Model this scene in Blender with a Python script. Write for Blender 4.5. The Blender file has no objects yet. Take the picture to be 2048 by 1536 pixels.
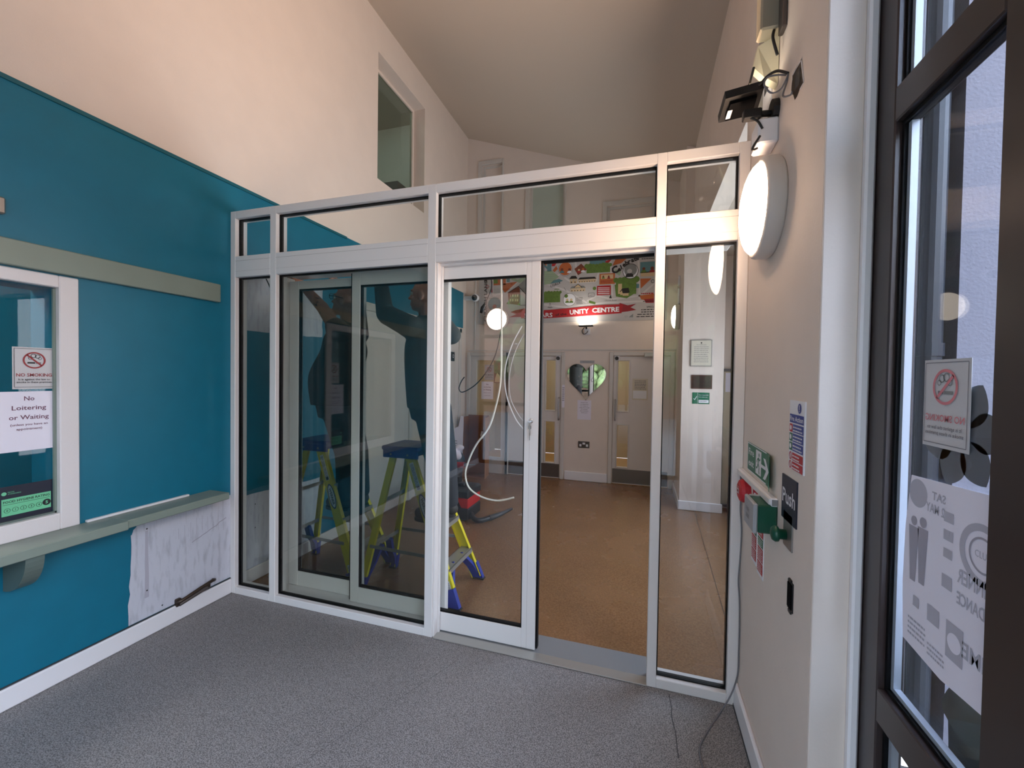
import bpy, math, random
from mathutils import Vector, Matrix
random.seed(7)
S = bpy.context.scene
C = S.collection

# ------------------------------------------------------------------ camera
cam = bpy.data.objects.new('camera', bpy.data.cameras.new('camera')); C.objects.link(cam)
YAW, PITCH, ROLL, FPX = -0.302788, 0.019611, 0.014591, 833.478
cam.data.sensor_width = 36.0
cam.data.lens = FPX / 2048 * 36.0
cam.data.clip_start = 0.02
def cam_matrix():
    f0 = Vector((math.sin(YAW), math.cos(YAW), 0)); r0 = Vector((math.cos(YAW), -math.sin(YAW), 0)); u0 = Vector((0, 0, 1))
    f = f0*math.cos(PITCH) - u0*math.sin(PITCH); u = u0*math.cos(PITCH) + f0*math.sin(PITCH)
    r = r0*math.cos(ROLL) + u*math.sin(ROLL); u = u*math.cos(ROLL) - r0*math.sin(ROLL)
    m = Matrix((r, u, -f)).transposed().to_4x4(); m.translation = Vector((0, 0, 1.5)); return m
cam.matrix_world = cam_matrix()
S.camera = cam
S.view_settings.view_transform = 'Standard'
S.view_settings.look = 'None'
S.view_settings.exposure = 0.62
S.view_settings.gamma = 1.0
S.view_settings.use_curve_mapping = False
S.cycles.use_denoising = True
S.cycles.max_bounces = 10
S.cycles.diffuse_bounces = 6
S.cycles.glossy_bounces = 5
S.cycles.transmission_bounces = 8
S.cycles.transparent_max_bounces = 24
S.cycles.caustics_reflective = False
S.cycles.caustics_refractive = False
S.cycles.sample_clamp_indirect = 6.0

# ------------------------------------------------------------------ world and lights
W = bpy.data.worlds.new('sky'); S.world = W; W.use_nodes = True
nt = W.node_tree; bg = nt.nodes['Background']
tc = nt.nodes.new('ShaderNodeTexCoord'); sx = nt.nodes.new('ShaderNodeSeparateXYZ'); cr = nt.nodes.new('ShaderNodeValToRGB')
nt.links.new(tc.outputs['Generated'], sx.inputs[0]); nt.links.new(sx.outputs['Z'], cr.inputs[0]); nt.links.new(cr.outputs[0], bg.inputs[0])
cr.color_ramp.elements[0].position = 0.0; cr.color_ramp.elements[0].color = (0.86, 0.91, 1.0, 1)
cr.color_ramp.elements[1].position = 0.7; cr.color_ramp.elements[1].color = (0.52, 0.68, 1.0, 1)
bg.inputs[1].default_value = 6.2

def area(name, loc, rot, sx_, sy_, power, col, shape='RECTANGLE', portal=False, spread=None):
    l = bpy.data.lights.new(name, 'AREA'); l.shape = shape; l.size = sx_; l.size_y = sy_; l.energy = power; l.color = col
    if spread: l.spread = spread
    l.cycles.is_portal = portal
    o = bpy.data.objects.new(name, l); C.objects.link(o); o.location = loc; o.rotation_euler = rot; return o
# openings of the porch that let the daylight in (portals only guide sampling, they give no light)
area('daylight_portal', (-1.05, -2.19, 1.45), (math.radians(90), 0, 0), 3.2, 2.9, 1, (1, 1, 1), portal=True)
area('daylight_portal', (0.54, -0.5, 1.45), (0, math.radians(90), 0), 2.9, 3.3, 1, (1, 1, 1), portal=True)

# ------------------------------------------------------------------ materials
def lin(c):
    return tuple(((v/255)/12.92 if v/255 <= 0.04045 else (((v/255)+0.055)/1.055)**2.4) for v in c)
M = {}
def mat(k, col, rough=0.6, metal=0.0, spec=0.5, bump=0.0, bscale=200, vary=0.0, vscale=6, emit=0.0, ecol=None, trans=0):
    m = bpy.data.materials.new(k); m.use_nodes = True; n = m.node_tree.nodes; L = m.node_tree.links
    b = n['Principled BSDF']; c = lin(col)
    b.inputs['Base Color'].default_value = (*c, 1); b.inputs['Roughness'].default_value = rough; b.inputs['Metallic'].default_value = metal
    b.inputs['Specular IOR Level'].default_value = spec
    if vary or bump:
        t = n.new('ShaderNodeTexCoord')
    if vary:
        no = n.new('ShaderNodeTexNoise'); no.inputs['Scale'].default_value = vscale; no.inputs['Detail'].default_value = 5
        r = n.new('ShaderNodeValToRGB'); L.new(t.outputs['Object'], no.inputs['Vector']); L.new(no.outputs[0], r.inputs[0])
        r.color_ramp.elements[0].position = 0.3; r.color_ramp.elements[1].position = 0.7
        r.color_ramp.elements[0].color = (*[v*(1-vary) for v in c], 1); r.color_ramp.elements[1].color = (*[min(1, v*(1+vary)) for v in c], 1)
        L.new(r.outputs[0], b.inputs['Base Color'])
    if bump:
        n2 = n.new('ShaderNodeTexNoise'); n2.inputs['Scale'].default_value = bscale; n2.inputs['Detail'].default_value = 3
        bp = n.new('ShaderNodeBump'); bp.inputs['Strength'].default_value = bump; bp.inputs['Distance'].default_value = 0.002
        L.new(t.outputs['Object'], n2.inputs['Vector']); L.new(n2.outputs[0], bp.inputs['Height']); L.new(bp.outputs[0], b.inputs['Normal'])
    if emit:
        b.inputs['Emission Color'].default_value = (*(ecol or (1, 1, 1)), 1); b.inputs['Emission Strength'].default_value = emit
    M[k] = m; return m
mat('wall_white', (222, 209, 198), 0.75, bump=0.25, bscale=120, vary=0.02)
mat('ceiling_white', (190, 178, 164), 0.85, bump=0.3, bscale=160)
mat('teal_paint', (0, 108, 134), 0.45, bump=0.15, bscale=60, vary=0.05, vscale=9)
mat('teal_trim', (0, 90, 104), 0.5)
mat('grey_green', (128, 140, 130), 0.4, vary=0.03)
mat('grey_green_dark', (96, 110, 104), 0.4)
mat('white_gloss', (232, 230, 232), 0.3)
mat('window_frame_white', (222, 216, 216), 0.5, bump=0.4, bscale=300)
mat('frame_white', (226, 222, 220), 0.32, spec=0.4)
mat('frame_line', (160, 150, 146), 0.5)
mat('black_gasket', (8, 8, 10), 0.5, spec=0.2)
mat('spacer', (190, 196, 204), 0.35, metal=0.2)
mat('brown_frame', (52, 42, 40), 0.3, spec=0.5)
mat('paper', (228, 224, 236), 0.7, bump=0.3, bscale=20)
mat('paper_warm', (206, 198, 180), 0.7)
mat('sign_white', (226, 226, 230), 0.4)
mat('sign_grey', (196, 194, 196), 0.5)
mat('clear_grey', (164, 164, 166), 0.5)
mat('ink_maroon', (104, 60, 82), 0.6)
mat('ink_black', (26, 26, 30), 0.6)
mat('ink_grey', (120, 118, 124), 0.6)
mat('ink_lilac', (176, 174, 186), 0.6)
mat('ink_lilac_dark', (158, 154, 166), 0.6)
mat('red_sign', (184, 34, 46), 0.45)
mat('pink_red', (206, 120, 128), 0.5)
mat('dark_red', (146, 34, 40), 0.5)
mat('green_sign', (12, 104, 72), 0.4)
mat('green_dark', (8, 74, 54), 0.35)
mat('mint', (110, 196, 150), 0.4)
mat('navy', (20, 24, 44), 0.4)
mat('blue_sign', (36, 58, 140), 0.4)
mat('black_plastic', (14, 14, 16), 0.45)
mat('matt_black', (3, 3, 5), 0.8, spec=0.1)
mat('dark_grey', (60, 60, 62), 0.5)
mat('mid_grey', (128, 128, 128), 0.5)
mat('steel', (160, 156, 152), 0.35, metal=0.8)
mat('steel_dark', (96, 90, 88), 0.4, metal=0.7, vary=0.1)
mat('bronze', (74, 62, 54), 0.35, metal=0.7)
mat('chrome', (230, 230, 230), 0.08, metal=1.0)
mat('mirror', (245, 245, 245), 0.0, metal=1.0)
mat('door_white', (214, 208, 204), 0.45, vary=0.02)
mat('kick_plate', (112, 104, 100), 0.35, metal=0.6)
mat('cardboard', (140, 92, 58), 0.8, vary=0.08)
mat('cardboard_light', (168, 116, 76), 0.8, vary=0.08)
mat('tan', (196, 158, 104), 0.6, vary=0.06)
mat('beige', (196, 184, 160), 0.7)
mat('ladder_yellow', (222, 206, 10), 0.4, vary=0.04)
mat('ladder_blue', (28, 50, 150), 0.45)
mat('aluminium', (176, 174, 168), 0.35, metal=0.6)
mat('label_blue', (24, 40, 110), 0.5)
mat('vac_red', (190, 26, 28), 0.35)
mat('cable_white', (238, 232, 220), 0.45)
mat('cable_black', (20, 20, 22), 0.5)
mat('cable_grey', (110, 108, 112), 0.5)
mat('shirt_black', (30, 34, 38), 0.85, bump=0.4, bscale=30)
mat('shirt_grey', (62, 66, 66), 0.85, bump=0.4, bscale=30)
mat('trousers_navy', (18, 34, 44), 0.85, bump=0.4, bscale=30)
mat('trousers_charcoal', (34, 36, 42), 0.85, bump=0.4, bscale=30)
mat('boot', (46, 44, 42), 0.7)
mat('boot_sole', (20, 20, 20), 0.8)
mat('skin', (190, 132, 108), 0.5, vary=0.04, vscale=20)
mat('eye_white', (230, 226, 220), 0.3)
mat('hair_grey', (120, 104, 96), 0.8)
mat('lamp_rim', (216, 208, 200), 0.4)
mat('wood_white', (205, 200, 194), 0.5)
mat('render_white', (140, 136, 142), 0.9, bump=1.0, bscale=90, vary=0.05, vscale=120)
mat('cladding', (44, 44, 48), 0.4, vary=0.05)
mat('pipe', (44, 48, 54), 0.4)
mat('petal', (112, 116, 122), 0.5)
mat('asphalt', (150, 150, 148), 0.9, vary=0.1)
mat('leaf', (124, 136, 84), 0.7, vary=0.5, vscale=8, bump=1.0, bscale=12)
mat('sky_block_brick', (150, 110, 90), 0.9, vary=0.2)
mat('frosted', (178, 190, 178), 0.5, vary=0.06, vscale=2)
mat('housing_beige', (150, 142, 124), 0.5)
mat('cream_plastic', (224, 212, 180), 0.4)
mat('bin_green', (86, 92, 84), 0.6)
mat('map_bg', (186, 182, 180), 0.6); mat('map_road', (206, 202, 200), 0.6)
mat('map_green', (96, 124, 52), 0.6, vary=0.15, vscale=20); mat('map_orange', (184, 100, 52), 0.6); mat('map_brown', (120, 60, 40), 0.6)
mat('map_teal', (92, 132, 138), 0.6); mat('map_red', (170, 34, 40), 0.6); mat('map_black', (34, 30, 30), 0.6); mat('map_cream', (206, 180, 140), 0.6)
mat('map_grey', (130, 132, 130), 0.6); mat('map_sage', (150, 170, 140), 0.6)
mat('bulb_warm', (255, 244, 220), 0.4, emit=30.0, ecol=(1.0, 0.69, 0.48))
mat('bulb_far', (255, 244, 220), 0.4, emit=4.0, ecol=(1.0, 0.86, 0.70))
mat('bulb_flood', (255, 240, 215), 0.4, emit=8.0, ecol=(1.0, 0.88, 0.7))

def skin_tattoo():
    m = mat('skin_tattoo', (186, 126, 104), 0.5); n = m.node_tree.nodes; L = m.node_tree.links; b = n['Principled BSDF']
    t = n.new('ShaderNodeTexCoord'); no = n.new('ShaderNodeTexNoise'); no.inputs['Scale'].default_value = 26; no.inputs['Detail'].default_value = 4
    r = n.new('ShaderNodeValToRGB'); L.new(t.outputs['Object'], no.inputs['Vector']); L.new(no.outputs[0], r.inputs[0])
    e = r.color_ramp.elements; e[0].position = 0.36; e[0].color = (*lin((78, 70, 62)), 1); e[1].position = 0.46; e[1].color = (*lin((190, 130, 106)), 1)
    sp = n.new('ShaderNodeSeparateXYZ'); lt = n.new('ShaderNodeMath'); lt.operation = 'LESS_THAN'; lt.inputs[1].default_value = 0.04   # ink on the raised arm only
    mx = n.new('ShaderNodeMix'); mx.data_type = 'RGBA'; mx.inputs['A'].default_value = (*lin((190, 130, 106)), 1)
    L.new(t.outputs['Object'], sp.inputs[0]); L.new(sp.outputs['X'], lt.inputs[0]); L.new(lt.outputs[0], mx.inputs['Factor']); L.new(r.outputs[0], mx.inputs['B'])
    L.new(mx.outputs['Result'], b.inputs['Base Color'])
skin_tattoo()

def glass(k, tint, refl=1.0, rough=0.0):
    m = bpy.data.materials.new(k); m.use_nodes = True; n = m.node_tree.nodes; L = m.node_tree.links
    n.remove(n['Principled BSDF'])
    tr = n.new('ShaderNodeBsdfTransparent'); tr.inputs[0].default_value = (*tint, 1)
    gl = n.new('ShaderNodeBsdfGlossy'); gl.inputs['Roughness'].default_value = rough
    # Schlick reflectance, the same from both faces of the thin pane
    lw = n.new('ShaderNodeLayerWeight'); lw.inputs['Blend'].default_value = 0.5
    pw = n.new('ShaderNodeMath'); pw.operation = 'POWER'; pw.inputs[1].default_value = 5.0; L.new(lw.outputs['Facing'], pw.inputs[0])
    mu = n.new('ShaderNodeMath'); mu.operation = 'MULTIPLY_ADD'; mu.inputs[1].default_value = 0.95*refl; mu.inputs[2].default_value = 0.045*refl; mu.use_clamp = True
    mx = n.new('ShaderNodeMixShader'); L.new(pw.outputs[0], mu.inputs[0]); L.new(mu.outputs[0], mx.inputs[0])
    L.new(tr.outputs[0], mx.inputs[1]); L.new(gl.outputs[0], mx.inputs[2]); L.new(mx.outputs[0], n['Material Output'].inputs[0])
    M[k] = m
glass('glass_clear', (0.96, 0.97, 0.96))
glass('glass_tint', (0.86, 0.87, 0.84))
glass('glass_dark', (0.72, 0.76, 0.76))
glass('glass_window', (0.94, 0.95, 0.96), 0.35)
glass('glass_upper', (0.62, 0.72, 0.66), 1.6)

def floor_grey():
    m = mat('vinyl_grey', (110, 110, 114), 0.5); n = m.node_tree.nodes; L = m.node_tree.links; b = n['Principled BSDF']
    t = n.new('ShaderNodeTexCoord'); no = n.new('ShaderNodeTexNoise'); no.inputs['Scale'].default_value = 240; no.inputs['Detail'].default_value = 2
    r = n.new('ShaderNodeValToRGB'); L.new(t.outputs['Object'], no.inputs['Vector']); L.new(no.outputs[0], r.inputs[0])
    e = r.color_ramp.elements; e[0].position = 0.38; e[0].color = (*lin((90, 86, 86)), 1); e[1].position = 0.62; e[1].color = (*lin((162, 157, 155)), 1)
    n2 = n.new('ShaderNodeTexNoise'); n2.inputs['Scale'].default_value = 1.6; n2.inputs['Detail'].default_value = 4; L.new(t.outputs['Object'], n2.inputs['Vector'])
    mx = n.new('ShaderNodeMix'); mx.data_type = 'RGBA'; mx.blend_type = 'MULTIPLY'; mx.inputs['Factor'].default_value = 0.18
    L.new(r.outputs[0], mx.inputs['A']); L.new(n2.outputs[0], mx.inputs['B']); L.new(mx.outputs['Result'], b.inputs['Base Color'])
floor_grey()
def floor_brown():
    m = mat('vinyl_brown', (150, 110, 80), 0.3); n = m.node_tree.nodes; L = m.node_tree.links; b = n['Principled BSDF']
    t = n.new('ShaderNodeTexCoord'); no = n.new('ShaderNodeTexNoise'); no.inputs['Scale'].default_value = 90; no.inputs['Detail'].default_value = 4
    r = n.new('ShaderNodeValToRGB'); L.new(t.outputs['Object'], no.inputs['Vector']); L.new(no.outputs[0], r.inputs[0])
    e = r.color_ramp.elements; e[0].position = 0.3; e[0].color = (*lin((124, 86, 54)), 1); e[1].position = 0.7; e[1].color = (*lin((156, 114, 76)), 1)
    n2 = n.new('ShaderNodeTexNoise'); n2.inputs['Scale'].default_value = 2.2; n2.inputs['Detail'].default_value = 5; L.new(t.outputs['Object'], n2.inputs['Vector'])
    mx = n.new('ShaderNodeMix'); mx.data_type = 'RGBA'; mx.blend_type = 'MULTIPLY'; mx.inputs['Factor'].default_value = 0.35
    L.new(r.outputs[0], mx.inputs['A']); L.new(n2.outputs[0], mx.inputs['B']); L.new(mx.outputs['Result'], b.inputs['Base Color'])
    r2 = n.new('ShaderNodeMapRange'); r2.inputs['To Min'].default_value = 0.14; r2.inputs['To Max'].default_value = 0.36
    L.new(n2.outputs[0], r2.inputs['Value']); L.new(r2.outputs[0], b.inputs['Roughness'])
floor_brown()
def bare_plaster():
    m = mat('bare_plaster', (196, 200, 212), 0.85, bump=0.5, bscale=40); n = m.node_tree.nodes; L = m.node_tree.links; b = n['Principled BSDF']
    t = n.new('ShaderNodeTexCoord'); mp = n.new('ShaderNodeMapping'); mp.inputs['Scale'].default_value = (1, 14, 3)
    no = n.new('ShaderNodeTexNoise'); no.inputs['Scale'].default_value = 3; no.inputs['Detail'].default_value = 6
    r = n.new('ShaderNodeValToRGB'); L.new(t.outputs['Object'], mp.inputs[0]); L.new(mp.outputs[0], no.inputs['Vector']); L.new(no.outputs[0], r.inputs[0])
    e = r.color_ramp.elements; e[0].position = 0.28; e[0].color = (*lin((176, 178, 188)), 1); e[1].position = 0.5; e[1].color = (*lin((200, 202, 212)), 1)
    L.new(r.outputs[0], b.inputs['Base Color'])
bare_plaster()

# ------------------------------------------------------------------ mesh helpers
WLOC = {}
class MB:
    def __init__(s): s.v = []; s.f = []; s.m = []; s.ms = []
    def mi(s, m):
        if m not in s.ms: s.ms.append(m)
        return s.ms.index(m)
    def add(s, vs, fs, m):
        b = len(s.v); s.v += [tuple(p) for p in vs]; k = s.mi(m)
        for f in fs: s.f.append(tuple(b+i for i in f)); s.m.append(k)
        return s
    def box(s, x0, x1, y0, y1, z0, z1, m):
        v = [(x, y, z) for x in (min(x0, x1), max(x0, x1)) for y in (min(y0, y1), max(y0, y1)) for z in (min(z0, z1), max(z0, z1))]
        return s.add(v, [(0, 1, 3, 2), (4, 6, 7, 5), (0, 4, 5, 1), (2, 3, 7, 6), (0, 2, 6, 4), (1, 5, 7, 3)], m)
    def bbox(s, x0, x1, y0, y1, z0, z1, m, b=0.003):
        # box with chamfered vertical and horizontal edges
        xs = sorted((x0, x1)); ys = sorted((y0, y1)); zs = sorted((z0, z1)); P = []; ix = {}
        b = min(b, (xs[1]-xs[0])*.45, (ys[1]-ys[0])*.45, (zs[1]-zs[0])*.45)
        for i in (0, 1):
            for j in (0, 1):
                for k in (0, 1):
                    c = [xs[i], ys[j], zs[k]]; d = [(1, -1)[i]*b, (1, -1)[j]*b, (1, -1)[k]*b]
                    for a in range(3):
                        p = [c[q]+(0 if q == a else d[q]) for q in range(3)]; ix[(i, j, k, a)] = len(P); P.append(p)
        F = []
        for a in range(3):
            u, w = [q for q in range(3) if q != a]
            for e in (0, 1):
                q = []
                for (p1, p2) in ((0, 0), (1, 0), (1, 1), (0, 1)):
                    t = [0, 0, 0]; t[a] = e; t[u] = p1; t[w] = p2; q.append(ix[(*t, a)])
                F.append(q)
            for (p1, p2) in ((0, 0), (1, 0), (1, 1), (0, 1)):
                t0 = [0, 0, 0]; t1 = [0, 0, 0]; t0[a] = 0; t1[a] = 1
                for t in (t0, t1): t[u] = p1; t[w] = p2
                F.append([ix[(*t0, u)], ix[(*t1, u)], ix[(*t1, w)], ix[(*t0, w)]])
        for i in (0, 1):
            for j in (0, 1):
                for k in (0, 1): F.append([ix[(i, j, k, a)] for a in range(3)])
        return s.add(P, F, m)
    def tube(s, pts, r, m, n=8, cap=True):
        pts = [Vector(p) for p in pts]; rs = r if isinstance(r, (list, tuple)) else [r]*len(pts); V = []; F = []
        ref = None
        for i, p in enumerate(pts):
            d = (pts[min(i+1, len(pts)-1)]-pts[max(i-1, 0)]).normalized()
            if ref is None: ref = d.orthogonal().normalized()
            ref = (ref-d*ref.dot(d)).normalized(); w = d.cross(ref)
            for k in range(n): a = 2*math.pi*k/n; V.append(p+(ref*math.cos(a)+w*math.sin(a))*rs[i])
        for i in range(len(pts)-1):
            for k in range(n): F.append((i*n+k, i*n+(k+1) % n, (i+1)*n+(k+1) % n, (i+1)*n+k))
        if cap: F.append(tuple(range(n))[::-1]); F.append(tuple((len(pts)-1)*n+k for k in range(n)))
        return s.add(V, F, m)
    def ball(s, c, r, m, n=14, k=9, rx=None):
        c = Vector(c); R = rx or (r, r, r); V = [c+Vector((0, 0, R[2]))]; F = []
        for i in range(1, k):
            t = math.pi*i/k
            for j in range(n): a = 2*math.pi*j/n; V.append(c+Vector((R[0]*math.sin(t)*math.cos(a), R[1]*math.sin(t)*math.sin(a), R[2]*math.cos(t))))
        V.append(c-Vector((0, 0, R[2])))
        for j in range(n): F.append((0, 1+j, 1+(j+1) % n)); F.append((len(V)-1, 1+(k-2)*n+(j+1) % n, 1+(k-2)*n+j))
        for i in range(k-2):
            for j in range(n): F.append((1+i*n+j, 1+(i+1)*n+j, 1+(i+1)*n+(j+1) % n, 1+i*n+(j+1) % n))
        return s.add(V, F, m)
    def limb(s, a, b, ra, rb, m):   # tapered capsule
        a, b = Vector(a), Vector(b); pts = [a.lerp(b, t) for t in (0, .33, .66, 1)]; s.tube(pts, [ra, ra*.67+rb*.33, ra*.33+rb*.67, rb], m, 14)
        s.ball(a, ra, m); s.ball(b, rb, m); return s
    def lathe(s, c, ax, prof, m, n=40):   # prof: (radius, height along ax)
        c = Vector(c); ax = Vector(ax).normalized(); u = ax.orthogonal().normalized(); w = ax.cross(u); V = []; F = []
        for (r, h) in prof:
            for k in range(n): a = 2*math.pi*k/n; V.append(c+ax*h+(u*math.cos(a)+w*math.sin(a))*max(r, 1e-4))
        for i in range(len(prof)-1):
            for k in range(n): F.append((i*n+k, i*n+(k+1) % n, (i+1)*n+(k+1) % n, (i+1)*n+k))
        return s.add(V, F, m)
    def prism(s, pts, vec, m):   # polygon extruded by vec
        n = len(pts); vec = Vector(vec); V = [Vector(p) for p in pts]; V += [p+vec for p in V]
        F = [tuple(range(n))[::-1], tuple(range(n, 2*n))]+[(i, (i+1) % n, n+(i+1) % n, n+i) for i in range(n)]
        return s.add(V, F, m)
    def beam(s, a, b, w, h, up, m):   # rectangular bar a->b; w across, h along 'up'
        a, b = Vector(a), Vector(b); d = (b-a).normalized(); up = Vector(up); up = (up-d*up.dot(d)).normalized(); sd = d.cross(up)
        V = []
        for p in (a, b):
            for (i, j) in ((-1, -1), (1, -1), (1, 1), (-1, 1)): V.append(p+sd*(i*w/2)+up*(j*h/2))
        return s.add(V, [(0, 1, 2, 3), (7, 6, 5, 4), (0, 4, 5, 1), (1, 5, 6, 2), (2, 6, 7, 3), (3, 7, 4, 0)], m)
    def wall(s, ax, u0, u1, z0, z1, d0, d1, ops, m):   # slab with rectangular openings; ax 'x': runs along x, depth in y
        us = sorted({u0, u1, *[o[0] for o in ops], *[o[1] for o in ops]}); zs = sorted({z0, z1, *[o[2] for o in ops], *[o[3] for o in ops]})
        us = [u for u in us if u0 <= u <= u1]; zs = [z for z in zs if z0 <= z <= z1]
        for i in range(len(us)-1):
            for j in range(len(zs)-1):
                cu, cz = (us[i]+us[i+1])/2, (zs[j]+zs[j+1])/2
                if any(o[0] < cu < o[1] and o[2] < cz < o[3] for o in ops): continue
                if ax == 'x': s.box(us[i], us[i+1], d0, d1, zs[j], zs[j+1], m)
                else: s.box(d0, d1, us[i], us[i+1], zs[j], zs[j+1], m)
        return s
    def build(s, name, parent=None, smooth=False, kind=None, label=None, cat=None, group=None, loc=None, weld=False):
        V = [Vector(p) for p in s.v]
        if loc is None:
            xs = [p.x for p in V]; ys = [p.y for p in V]; zs = [p.z for p in V]; loc = Vector(((min(xs)+max(xs))/2, (min(ys)+max(ys))/2, min(zs)))
        loc = Vector(loc)
        me = bpy.data.meshes.new(name); me.from_pydata([p-loc for p in V], [], s.f)
        for k in s.ms: me.materials.append(M[k])
        me.polygons.foreach_set('material_index', s.m)
        if smooth: me.polygons.foreach_set('use_smooth', [True]*len(s.f))
        me.update(); o = bpy.data.objects.new(name, me); C.objects.link(o)
        if parent is not None: o.parent = parent; o.location = loc-WLOC[parent.name]
        else: o.location = loc
        WLOC[o.name] = loc
        tag(o, label, cat, group, kind); return o
def tag(o, label=None, cat=None, group=None, kind=None):
    if label: o['label'] = label
    if cat: o['category'] = cat
    if group: o['group'] = group
    if kind: o['kind'] = kind
    return o
def thing(name, label, cat, loc, group=None, kind=None):
    o = bpy.data.objects.new(name, None); C.objects.link(o); o.location = loc; o.empty_display_size = 0.1; WLOC[o.name] = Vector(loc)
    return tag(o, label, cat, group, kind)
def fix_normals(o):
    import bmesh
    b = bmesh.new(); b.from_mesh(o.data); bmesh.ops.recalc_face_normals(b, faces=b.faces); b.to_mesh(o.data); b.free(); return o
def copy_tree(o, dloc, label, group=None):
    c = o.copy(); C.objects.link(c); c.location = o.location+Vector(dloc); c['label'] = label; WLOC[c.name] = WLOC[o.name]+Vector(dloc)
    def rec(src, dst):
        for ch in [k for k in bpy.data.objects if k.parent == src]:
            d = ch.copy(); C.objects.link(d); d.parent = dst; WLOC[d.name] = WLOC[ch.name]+Vector(dloc); rec(ch, d)
    rec(o, c); return c

_tc = {}
def text_geo(t, bold=0.0, shear=0.0):
    k = (t, bold, shear)
    if k not in _tc:
        cu = bpy.data.curves.new('t', 'FONT'); cu.body = t; cu.size = 1; cu.offset = bold; cu.shear = shear; cu.resolution_u = 2
        ob = bpy.data.objects.new('t', cu); C.objects.link(ob); bpy.context.view_layer.update()
        me = bpy.data.meshes.new_from_object(ob.evaluated_get(bpy.context.evaluated_depsgraph_get()))
        _tc[k] = ([tuple(v.co) for v in me.vertices], [tuple(p.vertices) for p in me.polygons])
        bpy.data.objects.remove(ob); bpy.data.curves.remove(cu); bpy.data.meshes.remove(me)
    return _tc[k]
class Fr:
    """flat drawing on a surface: O origin, U to the viewer's right, V up"""
    def __init__(s, mb, O, U, V, e=0.0006, mirror=None):
        s.mb = mb; s.O = Vector(O); s.U = Vector(U); s.V = Vector(V); s.N = s.U.cross(s.V); s.e = e; s.mirror = mirror
    def p(s, u, v, l):
        if s.mirror is not None: u = s.mirror-u
        return s.O+s.U*u+s.V*v+s.N*(s.e*l)
    def poly(s, pts, m, l=1): s.mb.add([s.p(u, v, l) for u, v in pts], [tuple(range(len(pts)))], m); return s
    def rect(s, u0, v0, u1, v1, m, l=1): return s.poly([(u0, v0), (u1, v0), (u1, v1), (u0, v1)], m, l)
    def circ(s, u, v, r, m, l=1, n=28, sq=1): return s.poly([(u+r*math.cos(2*math.pi*k/n)*sq, v+r*math.sin(2*math.pi*k/n)) for k in range(n)], m, l)
    def ring(s, u, v, r0, r1, m, l=1, n=36, a0=0, a1=2*math.pi):
        a = [a0+(a1-a0)*k/n for k in range(n+1)]
        V = [s.p(u+r*math.cos(t), v+r*math.sin(t), l) for t in a for r in (r0, r1)]
        s.mb.add(V, [(2*k, 2*k+1, 2*k+3, 2*k+2) for k in range(n)], m); return s
    def line(s, pts, w, m, l=1):
        for (a, b) in zip(pts, pts[1:]):
            dx, dy = b[0]-a[0], b[1]-a[1]; L = math.hypot(dx, dy) or 1; nx, ny = -dy/L*w/2, dx/L*w/2
            s.poly([(a[0]+nx, a[1]+ny), (b[0]+nx, b[1]+ny), (b[0]-nx, b[1]-ny), (a[0]-nx, a[1]-ny)], m, l)
        return s
    def border(s, u0, v0, u1, v1, w, m, l=1):
        return s.line([(u0, v0), (u1, v0), (u1, v1), (u0, v1), (u0, v0)], w, m, l)
    def text(s, t, u, v, h, m, l=2, w=None, bold=0.0, al='l', rot=0.0, shear=0.0, curve=None):
        """h: cap height (text left/centre at u, baseline v); w: fit to this width"""
        V, F = text_geo(t, bold, shear)
        if not V: return s
        x0 = min(p[0] for p in V); x1 = max(p[0] for p in V); k = h/0.69; kx = w/(x1-x0) if w else k; W_ = (x1-x0)*kx
        o = {'l': 0, 'c': -W_/2, 'r': -W_}[al]; cr_, sr_ = math.cos(rot), math.sin(rot); out = []
        for p in V:
            a = (p[0]-x0)*kx+o; b = p[1]*k
            if curve: b += curve*(a*a)
            out.append(s.p(u+a*cr_-b*sr_, v+a*sr_+b*cr_, l))
        s.mb.add(out, F, m); return s
    def textlines(s, u, v, w, n, dh, m, l=2, h=None):   # small print: rows of tiny words
        rnd = random.Random(int((u*1000+v*777)) & 0xffff)
        for i in range(n):
            x = u
            while x < u+w*0.92:
                ww = min(w*rnd.uniform(.06, .2), u+w-x); s.rect(x, v-i*dh, x+ww, v-i*dh+(h or dh*.42), m, l); x += ww+w*.03
        return s

# =================================================================== SHELL
# ceiling height falls from the left wall to the right
CZ = lambda x: 5.17-0.34*(x+2.65)
b = MB(); b.box(-2.65, 0.9, -2.2, 2.16, -0.08, 0, 'vinyl_grey')
for (p, q) in (((0.153, 2.05), (0.175, 1.45)), ((-1.3, 1.62), (0.43, 1.60))):   # welded seams and cuts
    pass
fl = b.build('floor', kind='structure')
b = MB(); f = Fr(b, (0, 0, 0.0005), (1, 0, 0), (0, 1, 0), 0.0003)
rr = random.Random(3)
def wob(p, q, n, a): return [(p[0]+(q[0]-p[0])*i/n+rr.uniform(-a, a), p[1]+(q[1]-p[1])*i/n+rr.uniform(-a, a)) for i in range(n+1)]
f.line(wob((0.153, 2.09), (0.165, 1.74), 8, .004), 0.004, 'dark_grey', 1)
f.line(wob((-0.9, 1.98), (-1.25, 1.2), 2, .0), 0.0015, 'dark_grey', 1)
b.build('floor_seam', fl)
b = MB(); b.box(-2.65, 1.15, 2.16, 6.02, -0.08, 0, 'vinyl_brown'); fh = b.build('floor_hall', kind='structure')
b = MB(); f = Fr(b, (0, 0, 0.0005), (1, 0, 0), (0, 1, 0), 0.0003)
f.line([(0.598,5.334), (0.527,2.852)], 0.004, 'bronze', 1); f.line([(-1.9, 4.3), (-0.75, 3.2)], 0.0015, 'bronze', 1)
b.build('floor_seam', fh)
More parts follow.
